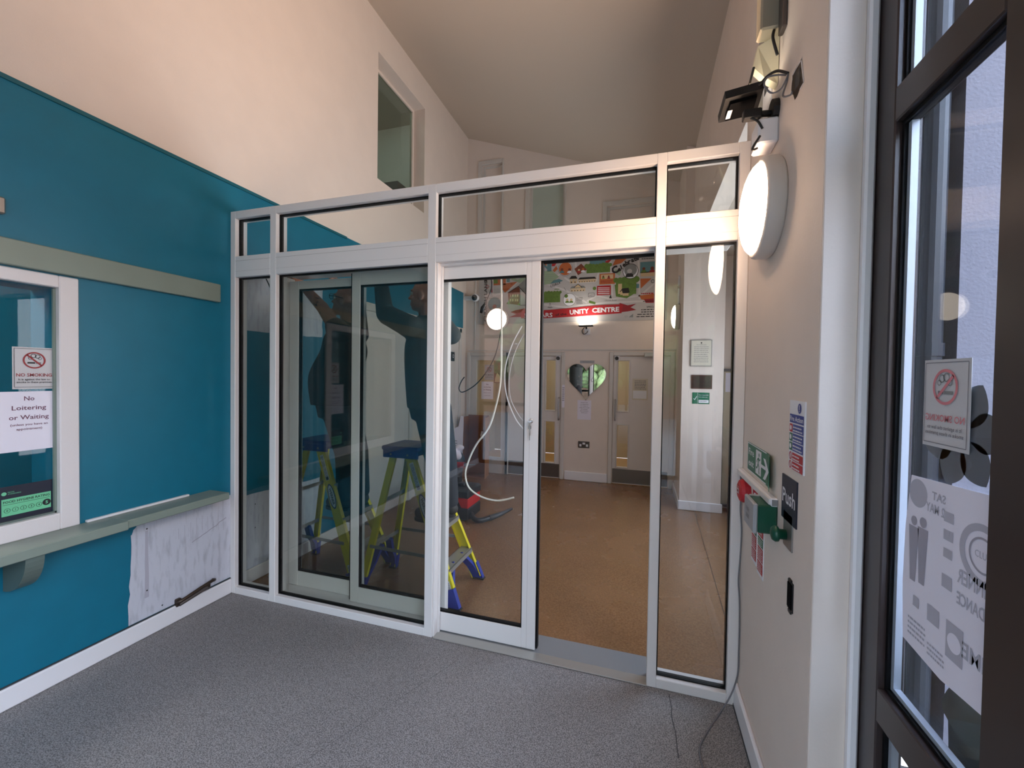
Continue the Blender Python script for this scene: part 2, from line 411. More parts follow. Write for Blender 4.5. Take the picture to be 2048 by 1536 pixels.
b = MB(); b.bbox(-1.11, 0.05, 2.105, 2.17, 0, 0.006, 'aluminium', .002); b.box(-1.11, .05, 2.165, 2.33, 0, .003, 'mid_grey'); b.build('trim_1', kind='structure')

# left wall
b = MB(); HW = (0.32, 1.245, 0.815, 1.885); UW = (3.72, 4.68, 3.52, 4.81)
b.wall('y', -2.2, 6.17, 0, 5.4, -2.85, -2.65, [HW, UW], 'wall_white')
wl = b.build('wall_left', kind='structure')
b = MB(); b.wall('y', -2.2, 3.3, 0.10, 2.762, -2.65, -2.645, [HW], 'teal_paint'); b.box(-2.65, -2.645, 3.3, 5.9, 2.22, 2.762, 'teal_paint')
b.box(-2.648, -2.636, -2.2, 3.25, 2.745, 2.765, 'teal_trim'); b.build('wall_left_painted_dado', wl)
def jag(pts, n=7, a=.006, keep=()):
    out = []
    for i in range(len(pts)):
        p, q = pts[i], pts[(i+1) % len(pts)]; nn = n if i not in keep else 1
        for k in range(nn):
            t = k/nn; out.append((p[0]+(q[0]-p[0])*t+(rr.uniform(-a, a) if k else 0), p[1]+(q[1]-p[1])*t+(rr.uniform(-a, a) if k else 0)))
    return out
b = MB(); f = Fr(b, (-2.6435, 0, 0), (0, 1, 0), (0, 0, 1))
f.poly(jag([(1.523, .107), (2.11, .107), (2.11, .668), (1.56, .645), (1.535, .60)], 9, .006, (0, 1)), 'bare_plaster', 1)
f.poly(jag([(2.17, .06), (2.95, .06), (2.95, .60), (2.17, .63)], 7, .006, (0, 3)), 'bare_plaster', 1)
f.poly(jag([(2.17, 1.79), (2.50, 1.79), (2.95, 1.81), (2.95, 2.22), (2.17, 2.24)], 8, .006, (4,)), 'bare_plaster', 1)
f.rect(1.575, .24, 1.592, .60, 'ink_grey', 2) if False else None
f.poly(jag([(1.60, .22), (1.622, .22), (1.618, .60), (1.604, .60)], 3, .002), 'ink_lilac', 2)
for (y, z) in ((1.612, .61), (1.612, .26), (1.69, .135), (2.3, .55), (2.3, .38)): f.circ(y, z, .0045, 'ink_black', 3, 8)
f.line(wob((1.86, .44), (2.08, .52), 10, .004), .005, 'ink_lilac_dark', 2)
for k in range(9): y = 1.78+k*.035; f.line([(y, .60-rr.random()*.05), (y+.002, .5-rr.random()*.06)], .0015, 'ink_lilac_dark', 2)
b.build('bare_plaster_patch', wl)
# skirting of the porch
b = MB(); b.bbox(-2.645, -2.628, -2.2, 2.11, 0, .098, 'white_gloss', .006); b.box(-2.645, -2.638, -2.2, 2.11, .098, .104, 'dark_grey'); b.build('baseboard_left', kind='structure')
b = MB(); b.bbox(-2.645, -2.630, 2.2, 3.35, 0, .10, 'wood_white', .006); b.build('baseboard_hall_left', kind='structure')

# far wall with doorways and clerestory windows
DW = [(-2.56, -1.98, 0, 1.80), (-1.93, -1.13, 0, 1.80), (-0.39, 0.36, 0, 1.80)]
UP = [(-2.41, -2.08, 3.42, 4.72), (-1.65, -1.12, 3.42, 4.34), (-0.52, 0.12, 3.42, 3.90)]
b = MB(); b.wall('x', -2.65, 0.5, 0, 5.4, 6.02, 6.17, DW+UP, 'wall_white'); wf = b.build('wall_back', kind='structure')
b = MB(); b.bbox(-2.60, .43, 6.008, 6.02, 1.876, 1.894, 'wood_white', .003); b.bbox(-2.50, -2.485, 6.008, 6.02, 1.894, 3.3, 'wood_white', .003); b.build('trim_2', kind='structure')
b = MB(); b.bbox(-1.06, -.45, 6.0, 6.02, 0, .13, 'white_gloss', .006); b.build('baseboard_back', kind='structure')
for i, (x0, x1, z0, z1) in enumerate(UP):
    w = thing('window_%d' % (i+3), None, None, ((x0+x1)/2, 6.02, z0), kind='structure')
    b = MB(); t = .035
    b.bbox(x0-.06, x0, 6.0, 6.03, z0, z1+.06, 'wood_white'); b.bbox(x1, x1+.02, 6.0, 6.03, z0, z1+.06, 'wood_white'); b.bbox(x0, x1, 6.0, 6.03, z1, z1+.06, 'wood_white')
    b.bbox(x0, x0+t, 6.07, 6.11, z0, z1, 'wood_white'); b.bbox(x1-t, x1, 6.07, 6.11, z0, z1, 'wood_white'); b.bbox(x0+t, x1-t, 6.07, 6.11, z1-t, z1, 'wood_white'); b.bbox(x0+t, x1-t, 6.07, 6.11, z0, z0+t, 'wood_white')
    b.build('window_frame', w)
    b = MB(); b.box(x0+t, x1-t, 6.085, 6.091, z0+t, z1-t, 'wall_white' if i != 1 else 'frosted'); b.build('window_pane', w)

# pier, side of the hall, bulkhead over the opening, alcove
b = MB(); b.box(.43, .86, 5.11, 6.17, 0, 5.0, 'wall_white'); b.build('wall_pier', kind='structure')
b = MB(); b.bbox(.415, .875, 5.093, 5.11, 0, .105, 'white_gloss', .006); b.bbox(.413, .43, 5.093, 5.95, 0, .105, 'white_gloss', .006); b.build('baseboard_pier', kind='structure')
b = MB(); b.box(.52, .66, 2.20, 5.11, 2.92, 5.0, 'wall_white'); b.box(.43, .9, 5.10, 5.11, 2.92, 2.925, 'wall_white'); b.build('wall_upper_right', kind='structure')
b = MB(); b.box(.66, 1.25, 2.2, 5.5, 2.92, 3.0, 'ceiling_white'); b.build('ceiling_alcove', kind='structure')
b = MB(); b.wall('y', 2.2, 5.5, 0, 2.95, 1.15, 1.25, [(2.7, 4.9, .5, 2.4)], 'wall_white'); b.box(.86, 1.15, 5.35, 5.5, 0, 2.95, 'wall_white'); b.build('wall_alcove', kind='structure')
w = thing('window_9', None, None, (1.2, 3.8, .5), kind='structure')  # unseen window, added so that daylight brightens the hall and pier
b = MB()
for y in (2.7, 3.43, 4.14, 4.86): b.bbox(1.17, 1.22, y, y+.04, .5, 2.4, 'frame_white')
for z in (.5, 2.36): b.bbox(1.17, 1.22, 2.7, 4.9, z, z+.04, 'frame_white')
b.build('window_frame', w)
b = MB(); b.box(1.19, 1.196, 2.74, 4.86, .54, 2.36, 'glass_clear'); b.build('window_pane', w)
area('daylight_portal', (1.16, 3.8, 1.45), (0, math.radians(90), 0), 1.9, 2.2, 1, (1, 1, 1), portal=True)
# ceiling
b = MB(); b.prism([(-2.85, -2.3, CZ(-2.85)), (1.2, -2.3, CZ(1.2)), (1.2, 6.17, CZ(1.2)), (-2.85, 6.17, CZ(-2.85))], (0, 0, .12), 'ceiling_white'); fix_normals(b.build('ceiling', kind='structure'))

# right wall of the porch and its return
b = MB(); b.box(.445, .60, 1.30, 2.20, 0, 4.4, 'wall_white'); b.box(.60, .62, 1.30, 2.10, 0, 3.6, 'cladding'); b.build('wall_right', kind='structure')
b = MB(); b.box(.55, .70, -2.2, 1.30, 2.95, 4.4, 'wall_white'); b.build('wall_right_over_window', kind='structure')
b = MB(); b.bbox(.428, .445, 1.30, 2.11, 0, .115, 'white_gloss', .006); b.box(.426, .429, 1.3, 2.11, 0, .012, 'dark_grey'); b.build('baseboard_right', kind='structure')
b = MB(); b.bbox(.527, .549, 1.275, 1.30, 0, 2.95, 'white_gloss', .005); b.bbox(.445, .527, 1.292, 1.30, 0, 2.95, 'wall_white', .002); b.build('trim_3', kind='structure')

# entrance glazing behind the camera
b = MB(); b.wall('x', -2.85, 1.2, 0, 5.4, -2.35, -2.2, [(-2.65, .55, 0, 2.95)], 'wall_white'); b.build('wall_front', kind='structure')
w = thing('window_8', None, None, (-1.05, -2.25, 0), kind='structure')
b = MB()
for x in (-2.65, -1.62, -.53, .49): b.bbox(x, x+.06, -2.29, -2.22, 0, 2.95, 'brown_frame')
for z in (0, 2.13, 2.89): b.bbox(-2.65, .55, -2.285, -2.225, z, z+.06, 'brown_frame')
b.bbox(-2.59, -1.62, -2.285, -2.225, 1.0, 1.06, 'brown_frame'); b.build('window_frame', w)
b = MB(); b.box(-2.59, -.53, -2.26, -2.254, .06, 2.89, 'glass_clear'); b.box(-.47, .49, -2.26, -2.254, .06, 2.89, 'glass_clear'); b.build('window_pane', w)

# dark framed side glazing at the right
w = thing('window_1', None, None, (.58, .2, 0), kind='structure')
b = MB(); X0, X1 = .551, .605
b.bbox(X0, X1, 1.205, 1.298, 0, 2.95, 'brown_frame')
b.bbox(X0, X1, .74, .893, 0, 2.95, 'brown_frame')
b.bbox(X0, X1, .893, 1.205, 2.105, 2.185, 'brown_frame'); b.bbox(X0, X1, .893, 1.205, .685, .765, 'brown_frame'); b.bbox(X0, X1, .893, 1.205, 0, .08, 'brown_frame'); b.bbox(X0, X1, .893, 1.205, 2.89, 2.95, 'brown_frame')
for y in (-.35, -1.3, -2.2): b.bbox(X0, X1, y, y+.07, 0, 2.95, 'brown_frame')
for z in (0, 2.11, 2.89): b.bbox(X0, X1, -2.13, .74, z, z+.06, 'brown_frame')
b.build('window_frame', w)
b = MB()
for (z0, z1) in ((.765, 2.105), (.08, .685), (2.185, 2.89)):
    b.box(.566, .59, 1.196, 1.205, z0, z1, 'black_gasket'); b.box(.566, .59, .893, .900, z0, z1, 'black_gasket')
    b.box(.566, .59, .9, 1.196, z0, z0+.008, 'black_gasket'); b.box(.566, .59, .9, 1.196, z1-.010, z1, 'black_gasket')
b.build('gasket', w)
b = MB(); f = None
for (z0, z1) in ((.773, 2.095), (.088, .677), (2.193, 2.88)):
    b.box(.574, .588, 1.184, 1.196, z0, z1, 'spacer'); b.box(.574, .588, .9, 1.184, z0, z0+.010, 'spacer')
b.build('glazing_spacer', w)
b = MB()
for (z0, z1) in ((.773, 2.095), (.088, .677), (2.193, 2.88)): b.box(.570, .573, .9, 1.196, z0, z1, 'glass_window'); b.box(.588, .591, .9, 1.184, z0, z1, 'glass_window')
for (y0, y1) in ((-2.13, -1.3), (-1.23, -.35), (-.28, .74)): b.box(.576, .582, y0, y1, .06, 2.11, 'glass_clear'); b.box(.576, .582, y0, y1, 2.17, 2.89, 'glass_clear')
b.build('window_pane', w)

# reception hatch window in the left wall
w = thing('window_2', None, None, (-2.65, .8, .73), kind='structure')
b = MB(); y0, y1, z0, z1, t = .25, 1.315, .737, 1.940, .072
for (a0, a1, c0, c1) in ((y0, y0+t, z0, z1), (y1-t, y1, z0, z1), (y0+t, y1-t, z1-t*.78, z1), (y0+t, y1-t, z0, z0+t*1.1)): b.bbox(-2.66, -2.628, a0, a1, c0, c1, 'window_frame_white', .004)
b.build('window_frame', w)
b = MB(); b.box(-2.85, -2.676, 1.2425, 1.245, HW[2], HW[3], 'teal_paint'); b.box(-2.85, -2.676, HW[0], HW[1], HW[3]-.002, HW[3], 'teal_paint'); b.box(-2.85, -2.676, HW[0], HW[1], HW[2], HW[2]+.002, 'grey_green_dark'); b.build('window_lining', w)
b = MB(); b.box(-2.674, -2.668, y0+t, y1-t, z0+t, z1-t*.78, 'glass_window'); b.build('window_pane', w)
b = MB(); b.box(-2.668, -2.655, 1.234, 1.243, z0+t, 1.88, 'grey_green'); b.box(-2.668, -2.655, y0+t, 1.24, z0+t, z0+t*1.22, 'grey_green_dark'); b.build('glazing_bead', w)
# room behind the hatch
b = MB(); b.box(-4.4, -4.3, -1.5, 3, 0, 2.7, 'teal_paint'); b.box(-4.4, -2.85, 2.9, 3.0, 0, 2.7, 'teal_paint'); b.box(-4.4, -2.85, -1.6, -1.5, 0, 2.7, 'wall_white'); b.build('wall_office', kind='structure')
b = MB(); b.box(-4.4, -2.85, -1.5, 3, 2.6, 2.7, 'ceiling_white'); b.build('ceiling_office', kind='structure')
b = MB(); b.box(-4.4, -2.85, -1.5, 3, -.08, 0, 'vinyl_grey'); b.build('floor_office', kind='structure')
area('office_fill', (-3.6, .8, 2.55), (0, 0, 0), .6, .6, 16, (1, .97, .92))  # added light without a fitting, brightens the room seen through the hatch
# upper internal window in the left wall
w = thing('window_6', None, None, (-2.8, 4.2, 3.52), kind='structure')
b = MB(); y0, y1, z0, z1 = UW; t = .03
for (a0, a1, c0, c1) in ((y0, y0+t, z0, z1), (y1-t, y1, z0, z1), (y0+t, y1-t, z1-t, z1), (y0+t, y1-t, z0, z0+t)): b.bbox(-2.845, -2.80, a0, a1, c0, c1, 'wall_white', .003)
b.build('window_frame', w)
b = MB(); b.box(-2.825, -2.819, y0+t, y1-t, z0+t, z1-t, 'glass_upper'); b.build('window_pane', w)
b = MB(); b.box(-5.2, -5.1, 2.6, 6.2, 2.8, 5.9, 'ceiling_white'); b.box(-5.2, -2.86, 6.1, 6.2, 2.8, 5.9, 'wall_white'); b.box(-5.2, -2.86, 2.5, 2.6, 2.8, 5.9, 'wall_white'); b.box(-5.2, -2.86, 2.5, 6.2, 5.6, 5.7, 'ceiling_white'); b.box(-5.2, -2.86, 2.5, 6.2, 2.72, 2.8, 'cladding'); b.box(-3.9, -3.5, 5.4, 6.1, 2.8, 4.35, 'cladding'); b.build('wall_upper_room', kind='structure')
area('upper_room_lamp', (-4, 4.2, 5.5), (0, 0, 0), .6, .6, 10, (.9, 1, .95))
# rooms behind the hall doors
b = MB(); b.box(-2.9, .8, 8.0, 8.1, 0, 2.6, 'beige'); b.box(-2.9, -2.85, 6.17, 8, 0, 2.6, 'beige'); b.box(.7, .8, 6.17, 8, 0, 2.6, 'beige'); b.build('wall_rear_corridor', kind='structure')
b = MB(); b.box(-2.9, .8, 6.17, 8, 2.5, 2.6, 'ceiling_white'); b.build('ceiling_rear_corridor', kind='structure')
b = MB(); b.box(-2.9, .8, 6.02, 8, -.08, -.001, 'tan'); b.build('floor_rear_corridor', kind='structure')
area('corridor_fill', (-1.0, 7.1, 2.45), (0, 0, 0), 1.2, .3, 9, (1, .88, .72))  # unseen light added to brighten the view through the door slots

# exterior
b = MB(); b.box(.60, 1.14, 2.10, 2.2, -.02, 3.6, 'cladding'); b.box(1.14, 6, 2.02, 2.2, -.02, 3.6, 'render_white'); b.build('wall_outside', kind='structure')
b = MB(); b.box(-9, 9, -14, 2.1, -.14, -.085, 'asphalt'); b.build('ground_outside', kind='structure')
b = MB(); b.box(6.0, 6.2, -5.0, 2.02, -.1, 3.2, 'sky_block_brick'); b.build('wall_sky_block', kind='structure')  # unseen wall added outside to cut the sky light on the exterior
b = MB(); b.tube([(1.07, 2.045, -.02), (1.07, 2.045, 3.2)], .036, 'pipe', 14); b.tube([(.97, 2.06, -.02), (.97, 2.06, 3.2)], .01, 'frame_white', 8)
for z in (.5, 1.6, 2.7): b.tube([(1.07, 2.045, z), (1.07, 2.045, z+.05)], .042, 'pipe', 14)
b.build('drainpipe', label='dark vertical drainpipe outside beside the white rendered wall', cat='pipe')
def bush(name, cx, cy, rx, ry, h, label, seed):
    r = random.Random(seed); bb = MB()
    for k in range(110):
        a = r.uniform(0, 6.28); d = r.random()**.5; z = r.uniform(.25, 1)*h
        bb.ball((cx+rx*d*math.cos(a), cy+ry*d*math.sin(a), z*.95), 0, 'leaf', 8, 5, (r.uniform(.25, .5),)*3)
    o = bb.build(name, smooth=True, label=label, cat='tree')
bush('leafy_tree', -2.6, -9.5, 2.0, .9, 4.4, 'shorter rounded leafy tree outside the entrance, reflected in the heart mirror', 1)
bush('leafy_tree', 2.0, -9.8, 2.2, .9, 5.2, 'taller leafy tree outside the entrance, reflected in the heart mirror', 2)
b = MB(); b.box(-9, 9, -13.0, -12.8, -.1, 5.6, 'sky_block_brick')  # unseen wall, added to keep bright sky out of the glass reflections
for k in range(8): b.bbox(-8+k*2.1, -6.9+k*2.1, -12.8, -12.74, 1.6, 2.9, 'frame_white', .02); b.bbox(-7.95+k*2.1, -6.95+k*2.1, -12.74, -12.72, 1.65, 2.85, 'dark_grey', .01)
b.build('wall_sky_block_opposite', kind='structure')

# =================================================================== PARTITION
pt = thing('glazed_partition', 'white aluminium glazed screen with transom lights across the room', 'glass partition', (-1.1, 2.15, 0))
PO = [(-2.645, -2.603), (-2.307, -2.258), (-1.168, -1.118), (.048, .092), (.400, .444)]
Y0, Y1 = 2.11, 2.20
Z1, Z2, Z3, Z4 = 2.130, 2.268, 2.518, 2.567
for (a, c) in PO:
    b = MB(); b.bbox(a, c, Y0, Y1, 0, Z4, 'frame_white', .0025); b.build('post', pt)
b = MB(); b.bbox(-1.160, -1.098, 2.16, 2.176, 0, Z1, 'frame_white', .002); b.bbox(-1.118, -1.108, 2.12, 2.176, 0.0, Z1, 'frame_white', .002); b.build('door_jamb', pt)
for (p, q) in zip(PO, PO[1:]):
    b = MB(); b.bbox(p[1], q[0], Y0, Y1, Z3, Z4, 'frame_white', .0025); b.build('top_rail', pt)
    b = MB(); b.bbox(p[1], q[0], Y0, Y1, Z1, Z2, 'frame_white', .0025); b.box(p[1], q[0], Y0-.0006, Y0+.001, 2.2365, 2.238, 'frame_line'); b.box(p[1], q[0], Y0-.0006, Y0+.001, 2.168, 2.1686, 'frame_line'); b.build('header', pt)
    if p != PO[2]:
        b = MB(); b.bbox(p[1], q[0], Y0, Y1, 0, .046, 'frame_white', .0025); b.build('sill', pt)
b = MB(); b.bbox(-2.3, .40, 2.20, 2.36, 2.15, 2.26, 'frame_white', .004); b.box(-2.25, .38, 2.33, 2.335, 2.16, 2.165, 'black_gasket'); b.build('track_box', pt)
b = MB(); b.bbox(-1.11, .046, 2.150, 2.19, 2.118, 2.150, 'frame_white', .002); b.box(-1.10, .046, 2.19, 2.21, 2.105, 2.15, 'black_gasket'); b.build('door_track', pt)
cells = [(PO[i][1], PO[i+1][0], Z2, Z3) for i in range(4)]+[(PO[i][1], PO[i+1][0], .046, Z1) for i in (0, 1, 3)]
for (x0, x1, z0, z1) in cells:
    b = MB(); g = .006; ya, yb = 2.138, 2.166
    b.box(x0, x0+g, ya, yb, z0, z1, 'black_gasket'); b.box(x1-g, x1, ya, yb, z0, z1, 'black_gasket'); b.box(x0+g, x1-g, ya, yb, z1-g, z1, 'black_gasket'); b.box(x0+g, x1-g, ya, yb, z0, z0+g, 'black_gasket')
    b.build('gasket', pt)
    b = MB(); b.box(x0+g, x1-g, 2.145, 2.151, z0+g, z1-g, 'glass_tint' if x1 < -.5 and z0 < 1 else 'glass_clear'); b.build('glass_pane', pt)

def leaf(name, label, x0, x1, y0, y1, z0, z1, sl, sr, br, tr, gl, rubber=None):
    t = thing(name, label, 'sliding door', ((x0+x1)/2, (y0+y1)/2, z0))
    b = MB(); b.bbox(x0, x0+sl, y0, y1, z0, z1, 'frame_white', .002); b.build('stile', t)
    b = MB(); b.bbox(x1-sr, x1, y0, y1, z0, z1, 'frame_white', .002); b.box(x1-sr*.62, x1-sr*.61, y0-.0005, y0, z0, z1, 'frame_line'); b.build('stile', t)
    b = MB(); b.bbox(x0+sl, x1-sr, y0, y1, z0, z0+br, 'frame_white', .002); b.build('bottom_rail', t)
    b = MB(); b.bbox(x0+sl, x1-sr, y0, y1, z1-tr, z1, 'frame_white', .002); b.build('top_rail', t)
    a0, a1, c0, c1 = x0+sl, x1-sr, z0+br, z1-tr; g = .006; b = MB(); ya, yb = y0+.006, y0+.03
    b.box(a0, a0+g, ya, yb, c0, c1, 'black_gasket'); b.box(a1-g, a1, ya, yb, c0, c1, 'black_gasket'); b.box(a0+g, a1-g, ya, yb, c0, c0+g*1.6, 'black_gasket'); b.box(a0+g, a1-g, ya, yb, c1-g*1.6, c1, 'black_gasket'); b.build('gasket', t)
    b = MB(); b.box(a0+g, a1-g, y0+.012, y0+.018, c0+g, c1-g, gl); b.build('glass_pane', t)
    if rubber:
        b = MB(); xx = x1 if rubber > 0 else x0-.012; b.bbox(xx, xx+.012, y0+.006, y1-.004, z0+.005, z1-.005, 'black_gasket', .003); b.build('edge_seal', t)
    return t
sd = leaf('sliding_door', 'white framed sliding glass door leaf standing half open in the doorway', -1.20, -.530, 2.18, 2.222, .008, 2.118, .075, .078, .106, .070, 'glass_clear', 1)
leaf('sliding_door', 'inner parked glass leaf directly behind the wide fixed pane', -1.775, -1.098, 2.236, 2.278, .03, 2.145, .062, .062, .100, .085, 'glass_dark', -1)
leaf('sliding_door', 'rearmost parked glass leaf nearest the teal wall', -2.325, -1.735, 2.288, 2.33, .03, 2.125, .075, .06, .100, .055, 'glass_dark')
b = MB(); b.bbox(-2.42, -2.335, 2.21, 2.345, 0, 2.15, 'frame_white', .003); b.box(-2.375, -2.374, 2.2095, 2.211, 0, 2.15, 'frame_line'); b.build('door_jamb', pt)
b = MB(); b.bbox(-2.34, -1.12, 2.20, 2.34, 0, .028, 'frame_white', .003); b.build('door_track', pt)
# key in the lock
k = thing('key', 'small steel key with ring hanging in the lock of the sliding door', 'key', (-.575, 2.165, 1.24))
b = MB(); b.lathe((-.572, 2.181, 1.252), (0, -1, 0), [(.0, 0), (.012, 0), (.012, .004), (.006, .012), (0, .012)], 'chrome', 16); b.build('lock_cylinder', k, smooth=False)
b = MB(); P = Vector((-.572, 2.165, 1.262)); b.tube([P+Vector((.011*math.cos(a), 0, .011*math.sin(a))) for a in [i*math.pi/8 for i in range(17)]], .0015, 'chrome', 6); b.build('key_ring', k)
b = MB(); b.bbox(-.575, -.569, 2.16, 2.168, 1.18, 1.25, 'steel', .001); b.bbox(-.580, -.564, 2.161, 2.167, 1.215, 1.235, 'steel', .002); b.bbox(-.574, -.570, 2.158, 2.162, 1.155, 1.20, 'steel', .001); b.build('key_blade', k)
# curved reflection in the sliding door glass, painted as pale lines
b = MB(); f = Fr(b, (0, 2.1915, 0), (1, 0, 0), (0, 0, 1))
def arcpts(pts, n=10):
    out = []
    P = [pts[0]]+pts+[pts[-1]]
    for i in range(1, len(P)-2):
        for k in range(n):
            t = k/n; out.append(tuple(.5*((2*P[i][d])+(-P[i-1][d]+P[i+1][d])*t+(2*P[i-1][d]-5*P[i][d]+4*P[i+1][d]-P[i+2][d])*t*t+(-P[i-1][d]+3*P[i][d]-3*P[i+1][d]+P[i+2][d])*t**3) for d in range(len(pts[0]))))
    out.append(pts[-1]); return out
M['reflection_pale'] = M['glass_clear'].copy(); M['reflection_pale'].name = 'reflection_pale'
glass('reflection_pale', (0.99, 0.99, 0.99)); 
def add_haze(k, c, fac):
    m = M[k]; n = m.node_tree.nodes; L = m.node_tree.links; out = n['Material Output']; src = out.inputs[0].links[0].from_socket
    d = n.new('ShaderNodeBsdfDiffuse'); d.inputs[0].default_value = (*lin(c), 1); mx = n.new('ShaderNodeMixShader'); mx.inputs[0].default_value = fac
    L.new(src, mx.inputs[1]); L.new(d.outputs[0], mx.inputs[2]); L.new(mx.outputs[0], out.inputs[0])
add_haze('reflection_pale', (240, 240, 240), .85)
f.line(arcpts([(-0.632,1.772), (-0.687,1.669), (-0.726,1.532), (-0.715,1.394), (-0.664,1.271), (-0.615,1.210)]), .006, 'reflection_pale', 1)
f.line(arcpts([(-0.620,1.729), (-0.670,1.628), (-0.699,1.504), (-0.692,1.380), (-0.647,1.291), (-0.612,1.251)]), .003, 'reflection_pale', 1)
b.build('curved_reflection', label='pale curved outline of a painted reflection on the sliding door glass', cat='sticker')

# =================================================================== LEFT WALL ITEMS
b = MB(); b.bbox(-2.645, -2.612, -.4, 2.02, 1.948, 2.062, 'grey_green', .004); b.build('shutter_rail', label='grey-green horizontal board on the teal wall above the hatch window', cat='rail')
s = thing('counter_shelf', 'long grey-green counter shelf below the hatch window', 'shelf', (-2.55, .9, .69))
b = MB(); b.bbox(-2.645, -2.465, -.4, 1.425, .692, .737, 'grey_green', .004); b.bbox(-2.645, -2.478, 1.427, 1.975, .695, .737, 'grey_green', .004); b.build('shelf_board', s)
b = MB(); pr = [(-2.645, 0, .692)]+[(-2.645+.165*math.cos(a), 0, .692-.165*math.sin(a)) for a in [i*math.pi/2/12 for i in range(13)]]
b.prism([(p[0], 1.06, p[2]) for p in pr[1:]]+[(-2.645, 1.06, .692)], (0, .06, 0), 'grey_green_dark'); fix_normals(b.build('bracket', s))
b = MB(); b.bbox(-2.643, -2.622, 1.34, 1.83, .7375, .749, 'white_gloss', .002); b.build('loose_trim_strip', label='thin white plastic strip lying on the back of the grey-green shelf', cat='trim strip')
h = thing('grab_handle', 'dark bronze pull handle fixed low on the bare plaster patch', 'handle', (-2.63, 1.87, .09))
b = MB(); pp = arcpts([(-2.640, 1.765, .118), (-2.612, 1.775, .122), (-2.605, 1.87, .145), (-2.605, 1.95, .158), (-2.622, 1.985, .150), (-2.642, 1.988, .145)], 6); b.tube(pp, .010, 'bronze', 10); b.build('grip_bar', h, smooth=True)
b = MB(); b.tube([(-2.63, 1.775, .095), (-2.625, 1.94, .122)], .011, 'steel_dark', 10); b.bbox(-2.643, -2.622, 1.755, 1.785, .088, .135, 'bronze', .004); b.bbox(-2.643, -2.625, 1.93, 1.965, .112, .140, 'bronze', .004); b.build('mounting_plate', h)
b = MB(); b.bbox(-2.645, -2.618, .97, 1.070, 2.160, 2.232, 'steel', .006); f = Fr(b, (-2.618, .97, 2.16), (0, 1, 0), (0, 0, 1)); f.rect(.025, .018, .078, .056, 'sign_white', 1); f.line([(.03, .045), (.072, .045)], .003, 'dark_red', 2); f.line([(.03, .03), (.072, .03)], .003, 'dark_red', 2)
b.build('isolator_switch', label='small grey metal switch plate high on the teal wall at the left edge', cat='switch')

def nosmoke(f, w, h, ink, red, txt, small, body):
    cx, cy, r = w*.5, h*.69, w*.27
    for (dx, dy, rr_) in ((-.10, .05, .055), (-.02, .13, .07), (.09, .11, .065), (.15, .04, .045)):
        f.ring(cx+dx*w*.9, cy+dy*w*.9+.1*r, w*rr_*.75, w*rr_, ink, 2, 16)
    f.rect(cx-.16*w, cy-.11*w, cx+.02*w, cy-.06*w, ink, 2); f.rect(cx+.04*w, cy-.11*w, cx+.16*w, cy-.06*w, body, 2)
    f.ring(cx, cy, r*.84, r, red, 3, 40); f.line([(cx-r*.64, cy+r*.64), (cx+r*.64, cy-r*.64)], r*.17, red, 3)
    f.text('NO SMOKING', cx, h*.30, h*.075, txt, 3, w=w*.84, bold=.01, al='c')
    f.text('It is against the law to', cx, h*.21, h*.042, small, 3, w=w*.74, bold=.01, al='c'); f.text('smoke in these premises', cx, h*.145, h*.042, small, 3, w=w*.82, bold=.01, al='c')
    f.border(w*.04, h*.045, w*.96, h*.965, .0016, small, 2)
b = MB(); w_, h_ = .14, .190; b.box(-2.668, -2.6665, 1.103, 1.103+w_, 1.408, 1.408+h_, 'sign_grey'); f = Fr(b, (-2.6665, 1.103, 1.408), (0, 1, 0), (0, 0, 1)); nosmoke(f, w_, h_, 'ink_black', 'dark_red', 'dark_red', 'ink_black', 'ink_grey')
b.build('no_smoking_sign', label='no smoking sticker on the hatch window above the loitering notice', cat='sign')
b = MB(); b.box(-2.6675, -2.6668, 1.043, 1.243, 1.128, 1.397, 'paper'); f = Fr(b, (-2.6668, 1.043, 1.128), (0, 1, 0), (0, 0, 1))
f.text('No', .113, .228, .019, 'ink_maroon', 1, w=.034, bold=.012, al='c'); f.text('Loitering', .113, .186, .019, 'ink_maroon', 1, w=.112, bold=.012, al='c'); f.text('or Waiting', .113, .143, .019, 'ink_maroon', 1, w=.130, bold=.012, al='c')
f.text('(unless you have an', .113, .115, .0095, 'ink_maroon', 1, w=.122, bold=.015, al='c'); f.text('appointment)', .113, .095, .0095, 'ink_maroon', 1, w=.084, bold=.015, al='c')
b.build('loitering_notice', label='white paper notice about loitering taped to the hatch window', cat='notice')
b = MB(); b.box(-2.668, -2.6665, 1.04, 1.232, .825, .978, 'navy'); f = Fr(b, (-2.6665, 1.04, .825), (0, 1, 0), (0, 0, 1))
f.rect(.026, .022, .186, .098, 'mint', 1); f.text('FOOD HYGIENE RATING', .106, .079, .010, 'ink_black', 2, w=.150, bold=.02, al='c'); f.line([(.03, .072), (.182, .072)], .0015, 'ink_black', 2)
for i in range(5): f.ring(.043+i*.0255, .046, .0088, .0103, 'ink_black', 2, 16); f.text(str(i), .043+i*.0255, .0415, .009, 'ink_black', 2, bold=.01, al='c')
f.circ(.171, .050, .0145, 'ink_black', 2); f.text('5', .171, .0435, .013, 'mint', 3, bold=.03, al='c')
f.circ(.034, .122, .008, 'mint', 1); f.text('FOOD', .046, .124, .005, 'mint', 1); f.text('STANDARDS', .046, .116, .005, 'mint', 1)
b.build('hygiene_rating_sticker', label='black and green food hygiene rating sticker low on the hatch window', cat='sticker')

